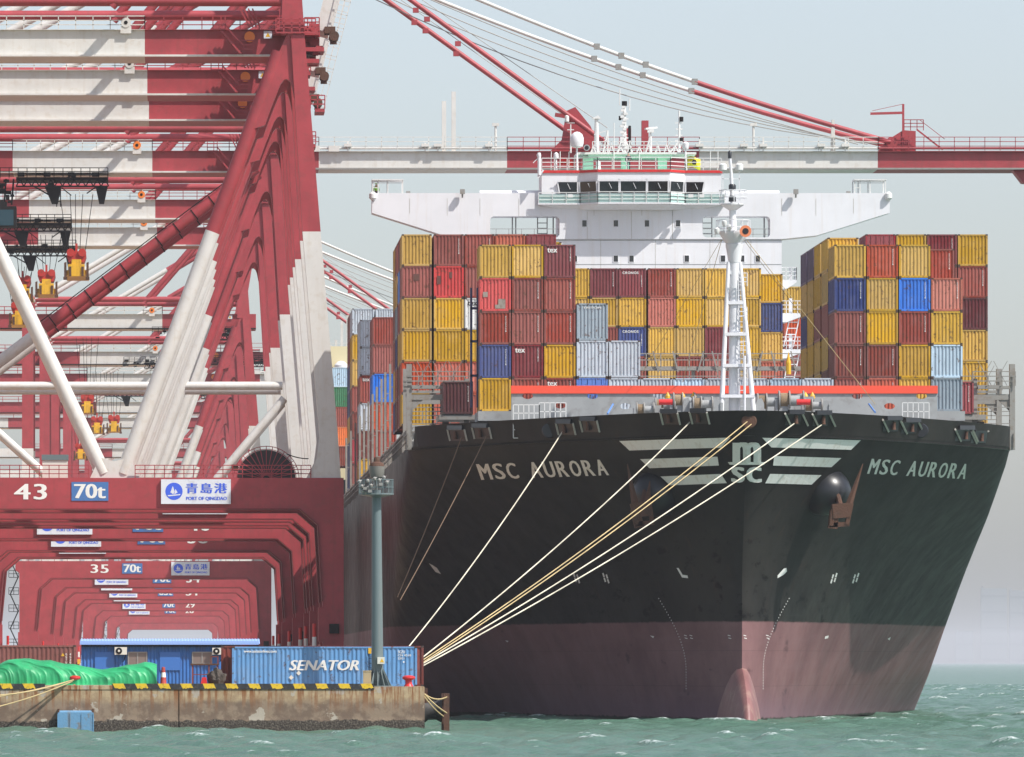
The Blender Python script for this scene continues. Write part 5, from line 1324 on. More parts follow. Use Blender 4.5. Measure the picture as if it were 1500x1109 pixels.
mb.lathe((p_(552),yp,pz(700)), [(.12,-.15),(.42,.05),(.5,.35),(.5,.75),(.33,.8)], 16); mb.build('lantern_body', mat('lantern_bronze', (.17,.16,.14), .5), lp, True)
mb = MB(); mb.lathe((p_(552),yp,pz(683)), [(.5,0),(.42,.2),(.22,.3),(.2,.5),(.12,.62)], 16); mb.build('lantern_cap', M['rust'], lp, True)
# green tarpaulin
from mathutils import noise as mnoise
m = mat('green_tarpaulin', (.02,.33,.12), .48, var=.3, dirt=.2, dirt_col=(.05,.25,.13)); M['tarp'] = m
prof = [(-60,972),(0,973.5),(14,966),(25,964),(45,964.5),(62,966),(75,966.5),(95,972),(110,973),(125,976),(150,980),(172,978),(186,973.5),(200,971.5),(212,969),(220,970.5),(229,973)]
def top_(px): return interp(prof, px)
def smooth_noise(x, y): return (math.sin(x*1.7+y*2.3)+math.sin(x*3.1-y*1.3+1.7)*.6+math.sin(x*5.3+y*4.1+.5)*.35+math.sin(x*9.7-y*6.2+2)*.2)
nx, ny = 460, 110; vs = []; fs = []
rt = random.Random(11); RG = []
for k in range(44):        # straight pulled creases running in different directions
    th = rt.uniform(-1.1, 1.1); RG.append((math.cos(th), math.sin(th), rt.uniform(0, 10), rt.uniform(.5, 1.4), rt.uniform(-1, 8), rt.uniform(.5, 2.2)))
for i in range(nx+1):
    px = -60+i*290/nx; hh = PZ(top_(px), 22.25)-ZG
    for j in range(ny+1):
        v = j/ny; a = math.pi*v; x = q_(px); yy = YQ+.25+1.6*(1-math.cos(a)); h = math.sin(a)**.55
        u2 = -math.cos(a)*1.5; cr = 0
        for (fx, fu, am, of) in ((.42,.55,1.0,0),(.8,.5,.8,9),(1.3,1.2,.5,21),(2.6,1.9,.22,33),(5.5,4.0,.08,41)):
            r_ = 1-abs(mnoise.noise(Vector(((x*.5+u2*.3)*fx+of, (u2*1.25+x*.38)*fu*1.5, of*1.7)))*1.7); cr += am*max(0, r_)**3
        nrm = (cr-.9)*.13
        z = ZG+.02+hh*h*(.97+.05*mnoise.noise(Vector((x*.8,3,0)))); ny_ = -math.cos(a)
        yy += nrm*ny_*1.3; z += nrm*.55*(1-.7*h**8)
        if px > 205 and v > .15: z = max(z, ZG+(px-205)/25*.75*(1 if h > .5 else .8))
        vs.append((x, yy, max(z, ZG+.01)))
for i in range(nx):
    for j in range(ny):
        a = i*(ny+1)+j; fs.append((a, a+ny+1, a+ny+2, a+1))
tag(MB().add(vs, fs).build('tarpaulin', M['tarp'], None, True, (q_(100),YQ+2,ZG)), 'crumpled bright green tarpaulin covering a long heap on the pier', 'tarpaulin')
mb = MB(); mb.box(q_(-60), q_(168), YQ+.06, YQ+.6, ZG, ZG+.10); tag(mb.build('pale_sheet', M['textwhite'], None, False, (q_(50),YQ+.3,ZG)), 'thin white sheet edge showing under the green tarpaulin', 'sheet')
# low stepped blocks behind the bollard
# ---------------------------------------------------------------- faint city blocks
for i, (a, b_, t_, y) in enumerate(((1437,1475,862,29000),(1479,1560,865,29500),(1400,1425,925,30000),(1500,1530,880,28500))):
    s_ = F/y; t = thing('tower_block', ('wide faint grey tower block, left one of the pair on the hazy horizon','wide faint grey tower block cut by the right picture edge','low faint block left of the hazy towers','narrow faint tower at the right picture edge')[i], 'building', (PX((a+b_)/2,s_), y, 0), 'hazy towers across the water')
    MB().box(PX(a,s_), PX(b_,s_), y, y+12, -1, PZ(t_,s_)).build('wall', M['buildg'], t)
    mb = MB(); z = 10
    while z < PZ(t_,s_)-2: mb.box(PX(a,s_)+3, PX(b_,s_)-3, y-.6, y-.2, z, z+8); z += 60
    mb.build_each('window_band', M['buildw'], t)
    MB().box(PX(a,s_)+3, PX(a,s_)+8, y+2, y+8, PZ(t_,s_), PZ(t_,s_)+9).build('roof_plant', M['buildg'], t)
# ---------------------------------------------------------------- ship-to-shore gantry cranes
SC = F/639.6           # scale of the nearest crane's front frame
def cX(px): return PX(px, SC)
def cZ(py): return PZ(py, SC)
XLn = -21.5            # inner face of the landside leg
ZPB, ZPT = cZ(746), cZ(700.5)
DY = 14.0; GR = ZQ
def crane(y0, number, model='A', boom='up', far=False, label='', detail=True):
    root = thing('gantry_crane', label, 'crane', (-5, y0, GR), 'quay cranes')
    W, Rd = M['cr_white'], M['cr_red']
    zsplit = cZ(340); yF, yR = y0, y0+DY
    for yi, yf in enumerate((yF, yR)):
        d = 1.0
        # portal beam with haunches
        mb = MB()
        xo, xi = cX(503), cX(460)
        outline = [(XLn-4,ZPB+1.2),(XLn-4,ZPT),(xo,ZPT),(xo,ZPB+.6),(xi+.3,ZPB-1.3),(xi-1.2,ZPB),(XLn+1.4,ZPB),(XLn-.3,ZPB-1.5)]
        mb.prism(outline, yf-d, yf+d); pb = mb.build('portal_beam', Rd, root)
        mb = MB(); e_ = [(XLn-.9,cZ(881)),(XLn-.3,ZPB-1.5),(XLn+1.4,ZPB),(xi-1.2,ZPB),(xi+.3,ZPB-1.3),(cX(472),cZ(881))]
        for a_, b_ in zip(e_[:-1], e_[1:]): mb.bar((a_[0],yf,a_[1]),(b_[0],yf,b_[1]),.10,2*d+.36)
        mb.build('shaded_edge_flange', M['cr_red_shaded'], pb)  # flange lining the opening, underside shade put into its colour
        # waterside lower leg, landside lower leg
        mb = MB(); mb.prism([(xi+.3,ZPB-1.3),(xo,ZPB+.6),(xo,GR+1.6),(cX(473),GR+1.6),(cX(472),cZ(881))], yf-d+.003, yf+d-.003); lg = mb.build('leg', Rd, root)
        mb = MB(); mb.prism([(XLn-3.4,ZPB+1.2),(XLn-.3,ZPB-1.5),(XLn-.9,cZ(881)),(XLn-.9,GR+1.6),(XLn-3.4,GR+1.6)], yf-d+.003, yf+d-.003); mb.build('leg', Rd, root)
        if yi == 0:
            mb = MB()
            for xa, xb in ((cX(466),cX(503)+.02),(XLn-3.6,XLn-.5)): mb.box(xa, xb, yf-d-.05, yf+d+.05, cZ(940), cZ(890)); 
            mb.lathe((cX(487),yf-d-.1,cZ(899)), [(.55,0),(.55,.04),(.45,.05)], 18, 'y'); mb.build_each('foot_box', Rd, root)
            mb = MB(); c_ = (cX(489), yf-d-.25, cZ(921)); mb.box(c_[0]-.4,c_[0]+.4,c_[1]-.2,c_[1]+.1,c_[2]-.4,c_[2]+.4); mb.build('junction_box', M['cr_dark'], root)
        if yi == 0:
            mb = MB(); x = XLn-3.5; z = GR+1.5; sgn = 1
            while z < ZPB+1.5:
                mb.box(x-1.5, x, yf-.9, yf+.5, z-.08, z); mb.rail((x-1.5,yf-.9,z),(x,yf-.9,z),1.0,.75,.04,2)
                mb.bar((x-(1.3 if sgn > 0 else .1),yf+.1,z),(x-(.1 if sgn > 0 else 1.3),yf+.1,z+2.6),.16,.5); z += 2.6; sgn = -sgn
            mb.build('access_stair', M['cr_dark'], root)
            for xb in (XLn+.2, cX(460)):
                mb = MB().tube((xb,yf-1.5,GR+.1),(xb,yf-1.5,GR+4.8),.16,8); q0 = mb.build('guard_pole', M['redpaint'], root)
                MB().tube((xb,yf-1.5,GR+2.6),(xb,yf-1.5,GR+3.7),.18,8).build('white_band', M['textwhite'], q0); MB().box(xb-.25, xb+.35, yf-2, yf-1.7, GR+1.2, GR+2.2).build('lamp_box', M['yellow'], q0)
        # bogies
        mb = MB()
        for xb in (cX(488), XLn-2.2):
            mb.box(xb-.9, xb+.9, yf-4.5, yf+4.5, GR+.9, GR+1.6)
            for k in range(8): mb.tube((xb-.3,yf-4+k*1.14,GR+.4),(xb+.3,yf-4+k*1.14,GR+.4),.4,10)
        mb.build('bogie', M['cr_dark'], root)
        # upper waterside leg: white foot, red top, flared at the base
        legL = lambda z: interp([(cZ(700),cX(450)),(cZ(672),cX(464)),(cZ(641),cX(468)),(cZ(340),cX(443)),(cZ(52),cX(426))], z)
        legR = lambda z: interp([(cZ(700),cX(499)),(cZ(641),cX(495)),(cZ(340),cX(469.5)),(cZ(52),cX(446))], z)
        zs_ = [ZPT, cZ(690), cZ(672), cZ(641), zsplit]
        mb = MB(); mb.prism([(legL(z),z) for z in zs_]+[(legR(z),z) for z in zs_[::-1]], yf-.8, yf+.8); mb.build('upper_leg', W, root)
        zs_ = [zsplit, cZ(200), cZ(52)]
        mb = MB(); mb.prism([(legL(z),z) for z in zs_]+[(legR(z),z) for z in zs_[::-1]], yf-.8, yf+.8); ul = mb.build('upper_leg', Rd, root)
        # landside upper leg, white below and red above
        MB().box(XLn-3.0, XLn-1.3, yf-.8, yf+.8, ZPT, cZ(400)).build('landside_leg', W, root)
        MB().box(XLn-3.0, XLn-1.3, yf-.8, yf+.8, cZ(400), cZ(-10)).build('landside_leg', Rd, root)
        # gusset plate with arched opening where the diagonal meets the leg
        ap = [(cX(414),cZ(170)),(cX(414.5),cZ(140)),(cX(416),cZ(124)),(cX(419.5),cZ(116)),(cX(423),cZ(122)),(cX(430),cZ(150))]
        mb = MB(); mb.prism([(cX(x),cZ(y)) for x,y in ((376,165),(386,140),(400,100),(409,76),(424,42),(446,52),(438,145),(431,145),(428,129),(425,120.5),(420.5,116.5),(416,117.5),(411,124),(404,141),(395,164),(388,184),(370,190))], yf-.55, yf+.55); mb.build('gusset_plate', Rd, root)
        # big diagonals meeting on the portal beam
        def diag(a, b_, zs0, name):
            a = Vector(a); b_ = Vector(b_); t = (zs0-a.z)/(b_.z-a.z); m_ = a.lerp(b_, t)
            MB().tube(a, m_, .62, 22).build(name, W, root, True)
            MB().tube(m_, b_, .62, 22).build(name, Rd, root, True)
        if model == 'A' or True:
            diag((cX(180),yf,cZ(694)), (cX(409),yf,cZ(76)), zsplit, 'main_diagonal')
            MB().tube((cX(152),yf,cZ(694)), (XLn-1.6,yf,cZ(82)), .62, 22).build('main_diagonal', W, root, True)
            mb = MB(); mb.prism([(cX(132),ZPT),(cX(205),ZPT),(cX(190),cZ(670)),(cX(167),cZ(676)),(cX(146),cZ(670))], yf-.5, yf+.5)
            mb.build('node_plate', W, root)
        if number == '40':
            zt_ = 28.5+ZC
            MB().tube((XLn-1.3,yf,zt_),(10.2,yf,zt_),.42,16).build('tie_tube', W, root, True)
            for xa, xb in ((10.4,.4),(XLn-1.5,-9.8)): MB().tube((xa,yf,zt_-1.3),(xb-.0,yf,ZPT),.42,16).build('knee_brace', W, root, True)
        MB().tube((XLn-1.6,yf,cZ(2)),(cX(412),yf,cZ(2)),.42,16).build('top_tie', Rd, root, True)
        # tower mast leading up to the apex
        mb = MB(); mb.prism([(cX(412),cZ(52)),(cX(446),cZ(52)),(cX(441),cZ(-20)),(12.8,79),(11.2,79),(cX(414),cZ(-20))], yf-.6, yf+.6); mb.build('tower_mast', Rd, root)
        # backstays
        a = Vector((12,yf,80)); b_ = Vector((-6,yf,cZ(10))); MB().tube(a, b_, .38, 12).build('backstay', Rd, root, True)
        b_ = Vector((XLn-1.8,yf,cZ(10))); mdl = a.lerp(b_, .42)
        MB().tube(a, mdl, .42, 12).build('backstay', Rd, root, True); MB().tube(mdl, b_, .42, 12).build('backstay', W, root, True)
    MB().box(11.3, 12.7, yF-.6, yR+.6, 78, 80.5).build('apex_beam', Rd, root)
    # cross beams joining the two frames
    mb = MB()
    for x, z in ((cX(482),GR+2.3),(cX(483),ZPT-1.3),(XLn-2.3,GR+2.3),(XLn-2.3,ZPT-1.3),(cX(430),cZ(70)),(XLn-2.1,cZ(60))): mb.box(x-.7, x+.7, yF+1.0, yR-1.0, z-.8, z+.8)
    mb.build_each('sill_beam', Rd, root)
    # trolley girder: red - white - red bands
    gy0, gy1 = yF+3.2, yF+10.6; gz0, gz1 = cZ(78.5), cZ(38.5)
    xb_ = [(-62,-38,W),(-38,-17.7,Rd),(-17.7,-3.25,W),(-3.25,11.0,Rd)]
    g0 = None
    for a, b_, mt in xb_:
        mb = MB(); mb.prism([(a,gz0),(b_,gz0),(b_,gz1),(a,gz1)], gy0, gy1); g = mb.build('girder', mt, root); g0 = g
    MB().box(-62, 11, gy0-.45, gy0-.003, gz0-.02, gz0+.14).build('trolley_rail', M['cr_dark'] if far else W, g0)
    for a, b_, mt in ((-40,-17.7,Rd),(-17.7,-3.25,W),(-3.25,9.5,Rd)):
        mb = MB(); mb.rail((a,gy0-.3,gz1),(b_,gy0-.3,gz1),1.1,1.5 if detail else 3,.04 if detail else .06,3 if detail else 2); mb.box(a, b_, gy0-.34, gy0-.003, gz1-.06, gz1-.03)
        mb.build('girder_railing', mt, root)
    MB().box(cX(176), cX(192), gy0-.35, gy0, gz1-.35, gz1+.25).build('sheave_bracket', W, g0)
    sh = MB().lathe((cX(184),gy0-.4,gz1+.55), [(.42,0),(.42,.25),(.2,.28)], 18, 'y').build('rope_sheave', W if number in ('43','42') else M['orange'], g0)
    MB().lathe((cX(184),gy0-.43,gz1+.55), [(.16,0),(.16,.03)], 10, 'y').build('sheave_pin', M['cr_dark'], sh)
    # horn lamp disc, sign, stairs by the leg
    o = MB().lathe((cX(366),gy0-.5,cZ(50)), [(.45,0),(.45,.2),(.15,.22)], 16, 'y').build('warning_beacon', M['orange'], root, True)
    mb = MB(); mb.box(cX(387), cX(399), gy0-.2, gy0-.05, cZ(52), cZ(41)); p = mb.build('warning_sign', M['signwhite'], root)
    mb = MB(); x, z = cX(393), cZ(48); mb.add([(x-.2,gy0-.21,z-.1),(x+.2,gy0-.21,z-.1),(x,gy0-.21,z+.28)], [(0,1,2)]); mb.build('warning_triangle', M['yellow'], p)
    if detail:
        mb = MB()
        for dy in (0, .9): mb.bar((cX(325),gy0-1-dy,cZ(44)),(cX(352),gy0-1-dy,cZ(76)),.14,.3); mb.bar((cX(330),gy0-1-dy,cZ(34)),(cX(358),gy0-1-dy,cZ(66)),.08)
        for k in range(12): t = k/11; x = cX(325+27*t); z = cZ(44+32*t); mb.box(x-.12, x+.12, gy0-1.9, gy0-1, z, z+.06)
        mb.box(cX(312), cX(330), gy0-1.9, gy0-1, cZ(42), cZ(40)); mb.rail((cX(352),gy0-1.5,cZ(76)),(cX(372),gy0-1.5,cZ(76)),1.1,.9,.04); mb.rail((cX(312),gy0-1.9,cZ(41)),(cX(330),gy0-1.9,cZ(41)),1.1,.8,.04)
        for k in range(4): mb.bar((cX(352+k*6),gy0-1.5,cZ(10)),(cX(366+k*5),gy0-1.5,cZ(38)),.12)
        mb.build('stair', Rd, root)
        # platforms and brackets beyond the leg
        mb = MB()
        for (a, b_, z0, z1) in ((440,468,85,91),(446,475,68,74),(446,468,44,50),(400,440,46,49),(462,476,158,163)):
            mb.box(cX(a), cX(b_), yF+.8, yF+5, cZ(z1), cZ(z0))
        mb.rail((cX(455),yF+.8,cZ(158)),(cX(476),yF+.8,cZ(158)),1.1,.7,.045); mb.rail((cX(446),yF+.8,cZ(44)),(cX(468),yF+.8,cZ(44)),1.1,.7,.045); mb.rail((cX(404),yF-.9,cZ(48)),(cX(462),yF-.9,cZ(48)),1.1,.7,.045)
        mb.box(cX(404), cX(462), yF-1, yF-.8, cZ(50), cZ(48))
        mb.build('service_platform', Rd, root)
        mb = MB()
        for k in range(12): mb.cbox((cX(452+rnd.uniform(-6,18)), yF+2+rnd.random()*2, cZ(30+rnd.uniform(0,60))), (rnd.uniform(.3,.9),1,rnd.uniform(.2,.7)))
        mb.build('hinge_machinery', M['cr_dark'] if rnd.random() < .3 else Rd, root)
    # hinge sheave
    mb = MB(); mb.tube((cX(490),gy0-1.5,cZ(50)),(cX(490),gy0+1,cZ(50)),.42,14); mb.box(cX(476), cX(492), gy0-1.2, gy0+.8, cZ(46), cZ(36)); mb.box(cX(484), cX(494), gy0-1.2, gy0-.9, cZ(62), cZ(44)); 
    if boom == 'up': mb.build('hinge_sheave', M['rust'], root)
    if boom == 'up':          # raised boom, leaning slightly forward
        hxx, hz_ = cX(474), cZ(40); d = Vector((.245,0,.97)); nrm = Vector((.97,0,-.245))
        def bp(l, n_): q = Vector((hxx,0,hz_))+d*l+nrm*n_; return (q.x, q.z)
        bm_ = MB().prism([bp(0,-.6),bp(0,.55),bp(46,.55),bp(46,-.6)], gy0+.4, gy1-.4).build('boom', W, root)
        mb = MB()
        for n_ in (.62, 1.15, 1.65):
            a, b_ = bp(0 if n_ < 1 else -.8,n_), bp(46,n_); mb.bar((a[0],gy0,a[1]),(b_[0],gy0,b_[1]),.06)
        for k in range(40):
            a, b_ = bp(k*1.15-.6,.6), bp(k*1.15-.6,1.68); mb.bar((a[0],gy0,a[1]),(b_[0],gy0,b_[1]),.06)
        mb.build('boom_walkway', W, bm_)
    elif boom == 'down':
        bands = [(11.0,14.0,Rd),(14.0,33.5,W),(33.5,53.4,Rd),(53.4,71.9,W),(71.9,94,Rd)]
        for a, b_, mt in bands:
            bm_ = MB().prism([(a,gz0+.35),(b_,gz0+.35),(b_,gz1),(a,gz1)], gy0+.3, gy0+6.6).build('boom', mt, root)
            mb = MB(); mb.rail((a,gy0-.1,gz1),(b_,gy0-.1,gz1),1.4,1.6 if detail else 3,.035,3 if detail else 2); mb.box(a, b_, gy0-.14, gy0+.297, gz1-.08, gz1-.04)
            mb.tube((a,gy0,gz1+.25),(b_,gy0,gz1+.25),.13,8); mb.build('boom_railing', mt, bm_)
        MB().box(11, 94, gy0-.1, gy0+.297, gz0+.33, gz0+.5).build('boom_rail', M['midgrey'], bm_)
        mb = MB()
        for x in (17, 25, 26.3, 31.6, 53.4, 58, 60, 66, 68.5): mb.bar((x,gy0-.2,gz1),(x,gy0-.2,gz1+rnd.uniform(.6,1.4)),.16); mb.cbox((x,gy0-.2,gz1+.55),(.8,.6,.3))
        for x, h in ((27.0,5.2),(28.0,6.2)): mb.box(x-.22, x+.22, gy0+1, gy0+1.5, gz1, gz1+h)
        for x in (13.5, 15.5): mb.box(x-.5, x+.6, gy0-.3, gy0+1, gz1-.1, gz1+.5)
        for x in (32.3, 59.0): mb.tube((x,gy0,gz1),(x,gy0,gz1+2.6),.12,6); mb.cbox((x,gy0,gz1+2.7),(.7,.4,.3))
        mb.prism([(67,gz1),(67.5,gz1),(67.4,gz1+3.2),(67.1,gz1+3.2)], gy0, gy0+.5)
        mb.build('boom_fittings', W, bm_)
        mb = MB()
        for x0_ in (40.0,):
            mb.prism([(x0_-2,gz1),(x0_+3.2,gz1),(x0_+2.2,gz1+2.6),(x0_+.6,gz1+4.6),(x0_-.3,gz1+4.2),(x0_-.8,gz1+1.2)], gy0+1, gy0+1.6)
            mb.bar((x0_-1.5,gy0+1,gz1+3.8),(x0_+1,gy0+1,gz1+3.4),.4); mb.box(x0_+5.6, x0_+6.4, gy0+1, gy0+2, gz1, gz1+2.4); mb.box(x0_+7.5, x0_+8.2, gy0+1, gy0+2, gz1, gz1+3.2)
        x0_ = 74.6
        mb.prism([(x0_-2.6,gz1),(x0_+1.3,gz1),(x0_+1.3,gz1+2.1),(x0_,gz1+2.2),(x0_-1.6,gz1+1.2)], gy0+1, gy0+2); mb.tube((x0_-1.2,gy0+.6,gz1+.9),(x0_-1.2,gy0+2.4,gz1+.9),.6,14)
        mb.bar((x0_+.0,gy0+1,gz1),(x0_+.0,gy0+1,gz1+4.9),.22); mb.bar((x0_-3.4,gy0+1,gz1+3.9),(x0_+.1,gy0+1,gz1+4.0),.25); mb.bar((x0_-3.2,gy0+1,gz1+4.2),(x0_,gy0+1,gz1+4.9),.05)
        mb.rail((x0_,gy0,gz1+2.1),(x0_+2,gy0,gz1+2.1),1.1,.7,.04); mb.bar((x0_+1.3,gy0,gz1+2.2),(x0_+4.0,gy0,gz1+.1),.16); mb.bar((x0_+1.6,gy0,gz1+3.2),(x0_+4.2,gy0,gz1+1.2),.06)
        mb.prism([(86,gz0+.3),(92,gz0+.3),(91,gz0-1.2),(87,gz0-1.0)], gy0+1, gy0+3)
        mb.build('stay_bracket', Rd, bm_)
        for dy in (.2, 5.4):
            A = Vector((12.4, gy0+dy, 81-.6)); B = Vector((41.5, gy0+dy, gz1+.7))
            off = Vector((0,0,-.5 if dy > 1 else .9))
            MB().tube(A+off, B+Vector((.8 if dy > 1 else 2.4,0,0)), .26, 12).build('forestay', Rd, root, True)
            mb = MB()
            for t in (.40, .44, .55): q = (A+off).lerp(B, t); mb.cbox(q, (.6,.6,.5))
            mb.build_each('stay_joint', Rd, root)
            B = Vector((73.2, gy0+dy, gz1+.9)); off = Vector((0,0,-.8 if dy > 1 else .9)); pts = [ (A+off).lerp(B, i/24)-Vector((0,0,6.2*(i/24)*(1-i/24))) for i in range(25)]
            MB().path(pts[:17], .21, 10).build('forestay', W, root, True); MB().path(pts[16:], .26, 12).build('forestay', Rd, root, True)
            mb = MB()
            for i in (13, 14, 16, 12): mb.cbox(pts[i], (.6,.5,.6))
            mb.build_each('stay_joint', M['midgrey'], root)
        mb = MB(); A = Vector((12.4, gy0+2, 80.5))
        for k in range(4):
            B = Vector((70+k*1.0, gy0+2, gz1+.8)); pts = [(A+Vector((0,0,-1.1-k*.75))).lerp(B, i/16)-Vector((0,0,(7+k*2.2)*(i/16)*(1-i/16))) for i in range(17)]; mb.path(pts, .055, 5)
        B = Vector((42, gy0+2, gz1+2)); mb.tube(A+Vector((.5,0,1)), B+Vector((2,0,.5)), .04, 5); mb.tube(A, B, .04, 5)
        mb.build('hoist_wires', M['midgrey'], root)
    # signs on the portal beam
    yS = yF-1.0
    if model == 'A': s0, w70, n0 = (cX(236),cX(338)), (cX(105),cX(159)), (cX(22),cX(68))
    else: s0, w70, n0 = (-15.1,-9.4), (-5.25,-2.1), (.5,2.7)
    z0, z1 = 17.75, 19.75
    if y0 > 2300: return root
    sg = MB().box(s0[0], s0[1], yS-.28, yS-.06, z0-.05, z1).build('port_sign', M['signwhite'], root)
    mb = MB(); wS = s0[1]-s0[0]
    add_text(mb, '青島港', s0[0]+wS*.36, s0[1]-wS*.06, z0+.83, z1-.32, yS-.29, .02, space=1.25)
    add_text(mb, 'PORT OF QINGDAO', s0[0]+wS*.36, s0[1]-wS*.06, z0+.22, z0+.55, yS-.29, .015)
    cx_, cz_ = s0[0]+wS*.185, (z0+z1)/2
    vs_ = [(cx_+.72*math.cos(t), yS-.29, cz_+.72*math.sin(t)) for t in [2*math.pi*i/28 for i in range(28)]]; mb.add(vs_, [tuple(range(28))]); mb.build('sign_lettering', M['signblue'], sg)
    mb = MB()
    for k, (a, b_, r_) in enumerate(((-.35,.05,.42),)):
        pts = [(cx_+.50*math.cos(R(t)), yS-.297, cz_-.02+.50*math.sin(R(t))) for t in range(-20,200,20)]+[(cx_+.42*math.cos(R(t)), yS-.297, cz_+.04+.44*math.sin(R(t))) for t in range(180,-20,-20)]
    mb.add([(cx_-.1,yS-.297,cz_+.45),(cx_-.3,yS-.297,cz_-.1),(cx_-.05,yS-.297,cz_-.25),(cx_+.05,yS-.297,cz_)], [(0,1,2,3)])
    mb.add([(cx_+.12,yS-.297,cz_+.2),(cx_+.02,yS-.297,cz_-.25),(cx_+.3,yS-.297,cz_-.1)], [(0,1,2)])
    mb.add([(cx_-.55,yS-.297,cz_-.33),(cx_+.55,yS-.297,cz_-.22),(cx_+.5,yS-.297,cz_-.32),(cx_-.45,yS-.297,cz_-.42)], [(0,1,2,3)])
    mb.build('sign_emblem', M['signwhite'], sg)
    pl = MB().box(w70[0], w70[1], yS-.06, yS-.02, z0+.22, z1-.22).build('load_plate', M['plateblue'], root)
    mb = MB(); wv = w70[1]-w70[0]; add_text(mb, '70t' if number != '31' else '65t', w70[0]+wv*.09, w70[1]-wv*.09, z0+.42, z1-.38, yS-.07, .025); mb.build('load_lettering', M['textwhite'], pl)
    mb = MB(); add_text(mb, number, n0[0], n0[1], z0+.32, z1-.38, yS-.03, .025, space=1.1); mb.build('crane_number', M['textwhite'], root)
    # railing on the beam
    for a, b_ in ((XLn-2,cX(130)),(cX(198),cX(455))):
        mb = MB(); mb.rail((a,yF-.95,ZPT),(b_,yF-.95,ZPT),1.05,.8 if detail else 2,.035,3 if detail else 2); mb.build('beam_railing', Rd, root)
    return root

cranes = []
cranes.append(crane(639.6, '43', 'A', 'up', label='nearest red and white quay crane, its portal beam numbered 43'))
cranes.append(crane(683.5, '42', 'A', 'up', label='second quay crane in the row, just behind number 43'))
cranes.append(crane(716.0, '41', 'A', 'up', label='third quay crane in the row, with taped red tubes crossing behind 43'))
cranes.append(crane(792.0, '40', 'B', 'down', label='quay crane whose lowered boom reaches over the ship behind the bridge'))
cranes.append(crane(876.0, '38', 'B', 'none', label='fifth quay crane, port sign left and number 38 right'))
cranes.append(crane(932.0, '37', 'B', 'none', label='sixth quay crane, its left leg at the picture edge'))
for i, (y, n, bm_) in enumerate(((1165,'35','none'),(1306,'34','down'),(1406,'33','down'),(1560,'31','none'),(1660,'30','none'),(1900,'29','none'),(2120,'28','none'),(2500,'26','none'),(3000,'25','none'))):
    cranes.append(crane(y, n, 'A' if n == '35' else 'B', bm_, True, f"hazy distant quay crane, {('first','second','third','fourth','fifth','sixth','seventh','eighth','ninth')[i]} beyond the six near ones", detail=False))
# taped red and white tubes of the third crane, running up to the leg head
root = cranes[2]; y0 = 716.0; s3 = F/y0
for dy, nm in ((-1.2,''),(8.5,'')):
    y = y0+dy; A = at(325,284,y); B = at(64,481,y); d = (A-B).normalized()
    A2 = A+d*4; B2 = B-d*9
    if dy > 0: A2 = A2+Vector((.25,0,-.5)); B = B+Vector((.25,0,-.5)); B2 = B2+Vector((.25,0,-.5))
    MB().tube(B, A2, .55, 20).build('walkway_tube', M['cr_red'], root, True); MB().tube(B2, B, .55, 20).build('walkway_tube', M['cr_white'], root, True)
    mb = MB()
    for k in range(12): q = B.lerp(A2, (k+.5)/12); mb.tube(q-d*.05, q+d*.05, .6, 16)
    mb.tube(B+Vector((-.45,-.4,.5)), A2+Vector((-.45,-.4,.5)), .05, 5); mb.build('tube_band', M['cr_dark'], root)
# cable reel and cabin of the nearest crane
root = cranes[0]; y = 639.6+3.5; s_ = F/y; c_ = at(390, 702, y)
rl = MB().tube((c_.x,y-.35,c_.z),(c_.x,y+.35,c_.z),2.45,40).build('cable_reel', mat('reel_dark', (.035,.02,.02), .6), root, True)
mb = MB()
for k in range(32):
    a = 2*math.pi*k/32; e = Vector((math.cos(a),0,math.sin(a))); mb.bar(Vector((c_.x,y-.5,c_.z))+e*.3, Vector((c_.x,y-.5,c_.z))+e*2.75, .06)
n = 40
for k in range(n):
    a, b_ = 2*math.pi*k/n, 2*math.pi*(k+1)/n
    for r_ in (2.5, 2.75): mb.bar((c_.x+r_*math.cos(a),y-.5,c_.z+r_*math.sin(a)),(c_.x+r_*math.cos(b_),y-.5,c_.z+r_*math.sin(b_)),.06)
mb.build('reel_spokes', M['cr_red'], rl)
mb = MB(); mb.path(sag(at(420,665,y-1), at(452,672,y-1), .1), .05); mb.build('cable', M['cr_dark'], rl)
y = 639.6+.3; s_ = F/y
cb = MB().box(PX(62,s_), PX(99,s_), y, y+2, PZ(700,s_), PZ(674,s_)).build('electrical_cabin', M['acwhite'], root)
MB().box(PX(61,s_), PX(100,s_), y-.1, y+2.1, PZ(674,s_), PZ(666,s_)).build('cabin_roof', M['pole'], cb)
mb = MB().box(PX(339,s_), PX(349,s_), y-1.2, y-.9, PZ(690,s_), PZ(681,s_)); mb.build('control_box', M['rust'], root)
mb = MB().box(cX(228), cX(321), 683.5-1.5, 683.5-1.1, 17.3, 17.5)
